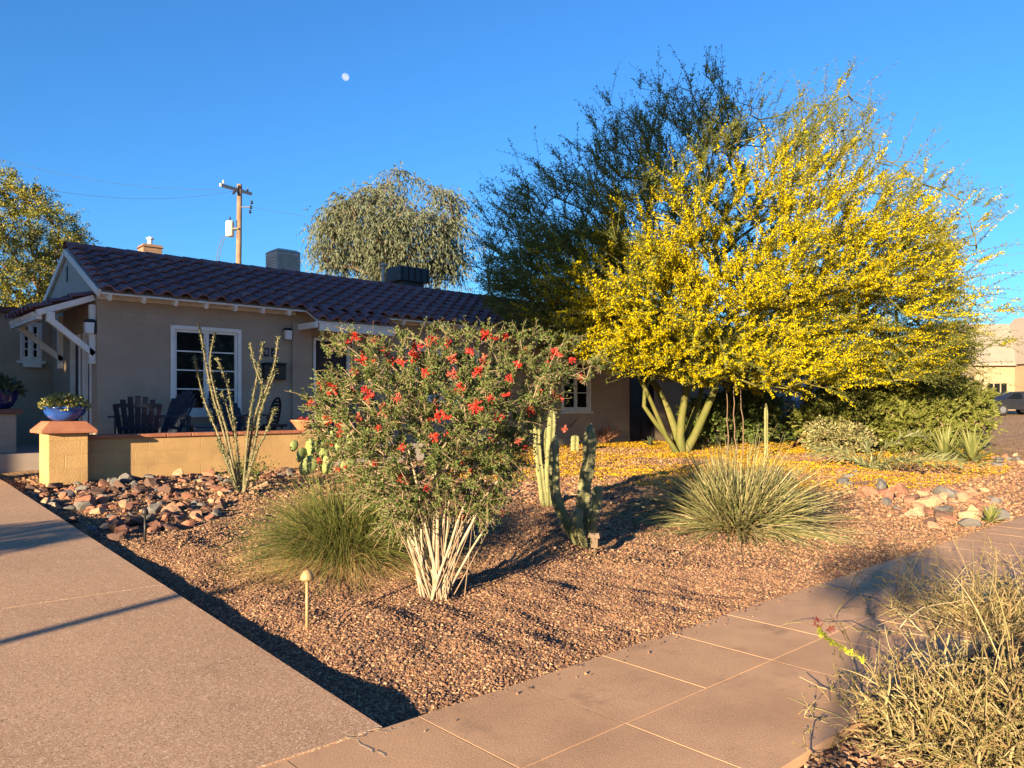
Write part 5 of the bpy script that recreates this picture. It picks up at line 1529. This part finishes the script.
def scatter_rocks(poly, n, smin, smax, group, zones, colours, mind):
    """zones: list of (test(u, v), phrase)"""
    poly = np.array(poly, float); P = []; tries = 0
    pw_ = np.array([at(u, v)[:2] for u, v in poly]); lo = pw_.min(0); hi = pw_.max(0)
    while len(P) < n and tries < 20000:
        tries += 1
        x, y = rng.uniform(lo, hi)
        if not in_poly(pw_, np.array([x]), np.array([y]))[0]: continue
        if 2.35 < x < 3.2 and 12.9 < y < 13.7 or (y > 13.1 and x < 7.2): continue
        s = smin * (smax / smin) ** (rng.random() ** 1.5)
        if any((x - a) ** 2 + (y - b_) ** 2 < (mind * (s + c)) ** 2 for a, b_, c in P): continue
        P.append((x, y, s))
    items = []
    for x, y, s in P:
        cn = colours[rng.integers(len(colours))]; k = int(rng.integers(6))
        o = bpy.data.objects.new('rock', rock_mesh[cn, k]); COL.objects.link(o)
        sc = np.array([s, s * rng.uniform(.6, .9), s * rng.uniform(.42, .75)])
        o.scale = sc * .5 * 1.15; o.rotation_euler = (rng.normal() * .2, rng.normal() * .2, rng.uniform(0, 6.28))
        o.location = (x, y, float(G(x, y)) + sc[2] * .18)
        dpt = CA * x + SA * y; u = 512 + F * (SA * x - CA * y) / dpt; v = HOR - F * (o.location[2] - EYE) / dpt
        size = 'small' if s < smin * 1.35 else ('big' if s > smax * .72 else 'middling')
        shape = 'flat' if sc[2] < s * .52 else ('long' if sc[1] < s * .68 else 'blocky')
        zn = next(ph for te, ph in zones if te(u, v))
        o['group'] = group; o['category'] = 'rock'
        items.append((f'{size} {shape} {cn} rock {zn}', u, v, o))
    return items


def label_rocks(items, what):
    by = {}
    for t_ in items: by.setdefault(t_[0], []).append(t_)
    words = ['first', 'second', 'third', 'fourth', 'fifth', 'sixth', 'seventh', 'eighth', 'ninth', 'tenth']
    for lb, L in by.items():
        L.sort(key=lambda t_: t_[1])
        for i, t_ in enumerate(L):
            if len(L) == 1: t_[3]['label'] = lb
            elif len(L) == 2: t_[3]['label'] = lb + (', left of its twin' if i == 0 else ', right of its twin')
            else: t_[3]['label'] = lb + f', {words[i]} from the left'


items = scatter_rocks([(14, 480), (40, 474), (88, 476), (150, 468), (235, 466), (238, 484), (228, 505), (214, 522), (180, 530), (150, 534), (110, 544), (92, 536), (52, 512)], 280, .09, .29, 'rocks piled between driveway and patio wall',
                      [(lambda u, v: u < 60, 'in front of the pillar'), (lambda u, v: v < 478, 'along the patio wall'), (lambda u, v: u > 205, 'at the pile end by the ocotillo'), (lambda u, v: v > 517, 'at the front edge of the pile'), (lambda u, v: u < 120, 'in the pile close to the driveway'), (lambda u, v: v < 496, 'in the upper middle of the pile'), (lambda u, v: True, 'in the lower middle of the pile')],
                      ['rust-red', 'dark brown', 'peach', 'dark brown', 'rust-red', 'grey', 'dark brown', 'rust-red', 'grey', 'dark brown', 'peach', 'rust-red', 'rust-red'], .33)
label_rocks(items, 'driveway')
items = scatter_rocks([(236, 472), (300, 462), (318, 466), (300, 474), (250, 482)], 18, .12, .26, 'rocks between ocotillo and prickly pear', [(lambda u, v: u < 272, 'just right of the ocotillo'), (lambda u, v: True, 'left of the prickly pear')], ['rust-red', 'peach', 'dark brown', 'grey'], .5)
label_rocks(items, 'ocotillo')
items = scatter_rocks([(838, 470), (890, 484), (925, 492), (990, 492), (1004, 512), (985, 528), (945, 532), (915, 522), (880, 505), (842, 486)], 80, .14, .44, 'rocks of the dry stream bed',
                      [(lambda u, v: u < 872, "at the stream bed's shaded head"), (lambda u, v: u < 905, "in the stream bed's narrow part"), (lambda u, v: v > 519, 'of the stream bed by the sidewalk'), (lambda u, v: u > 968, 'at the right end of the stream bed'), (lambda u, v: v < 503, "on the stream bed's far side"), (lambda u, v: True, 'in the middle of the stream bed')],
                      ['peach', 'rust-red', 'rust-red', 'peach', 'grey', 'rust-red', 'dark brown', 'grey'], .42)
label_rocks(items, 'sidewalk')
items = scatter_rocks([(985, 458), (1040, 452), (1045, 470), (1000, 470)], 16, .2, .5, 'rocks beyond the yuccas at the right', [(lambda u, v: u < 1006, 'right of the yuccas'), (lambda u, v: True, 'at the far right edge')], ['peach', 'rust-red', 'grey'], .5)
label_rocks(items, 'yucca')

# ================================================================== LIGHT, SKY, CAMERA
EL, AZ = R(10.5), R(18.)
Ld = np.array([math.cos(AZ) * math.cos(EL), math.sin(AZ) * math.cos(EL), -math.sin(EL)])
sun = bpy.data.lights.new('sun', 'SUN'); sun.energy = 5.0; sun.angle = R(.55); sun.color = (1, .77, .47)
so = bpy.data.objects.new('sun', sun); COL.objects.link(so); so.rotation_euler = Vector(Ld).to_track_quat('-Z', 'Y').to_euler(); so.location = (-30, -10, 20)
wd = bpy.data.worlds.new('World'); scn.world = wd; wd.use_nodes = True
nt = wd.node_tree; bg = nt.nodes['Background']
sky = nt.nodes.new('ShaderNodeTexSky'); sky.sky_type = 'NISHITA'; sky.sun_disc = False
sky.sun_elevation = EL; sky.sun_rotation = math.atan2(-Ld[0], -Ld[1])
sky.air_density = 1.25; sky.dust_density = .1; sky.ozone_density = 7.6; sky.altitude = 300
nt.links.new(sky.outputs[0], bg.inputs['Color']); bg.inputs['Strength'].default_value = .075

cam = bpy.data.cameras.new('camera'); co = bpy.data.objects.new('camera', cam); COL.objects.link(co)
cam.sensor_width = 36; cam.lens = F / 1024 * 36; cam.clip_end = 20000; cam.clip_start = .05
cam.shift_y = (HOR - 384) / 1024
co.location = (0, 0, EYE); co.rotation_euler = (pi / 2, 0, R(47.66) - pi / 2)
scn.camera = co
scn.view_settings.view_transform = 'Standard'; scn.view_settings.look = 'None'; scn.view_settings.gamma = 1.0
scn.view_settings.exposure = 2.0
scn.cycles.use_denoising = True
scn.cycles.max_bounces = 6; scn.cycles.transparent_max_bounces = 4
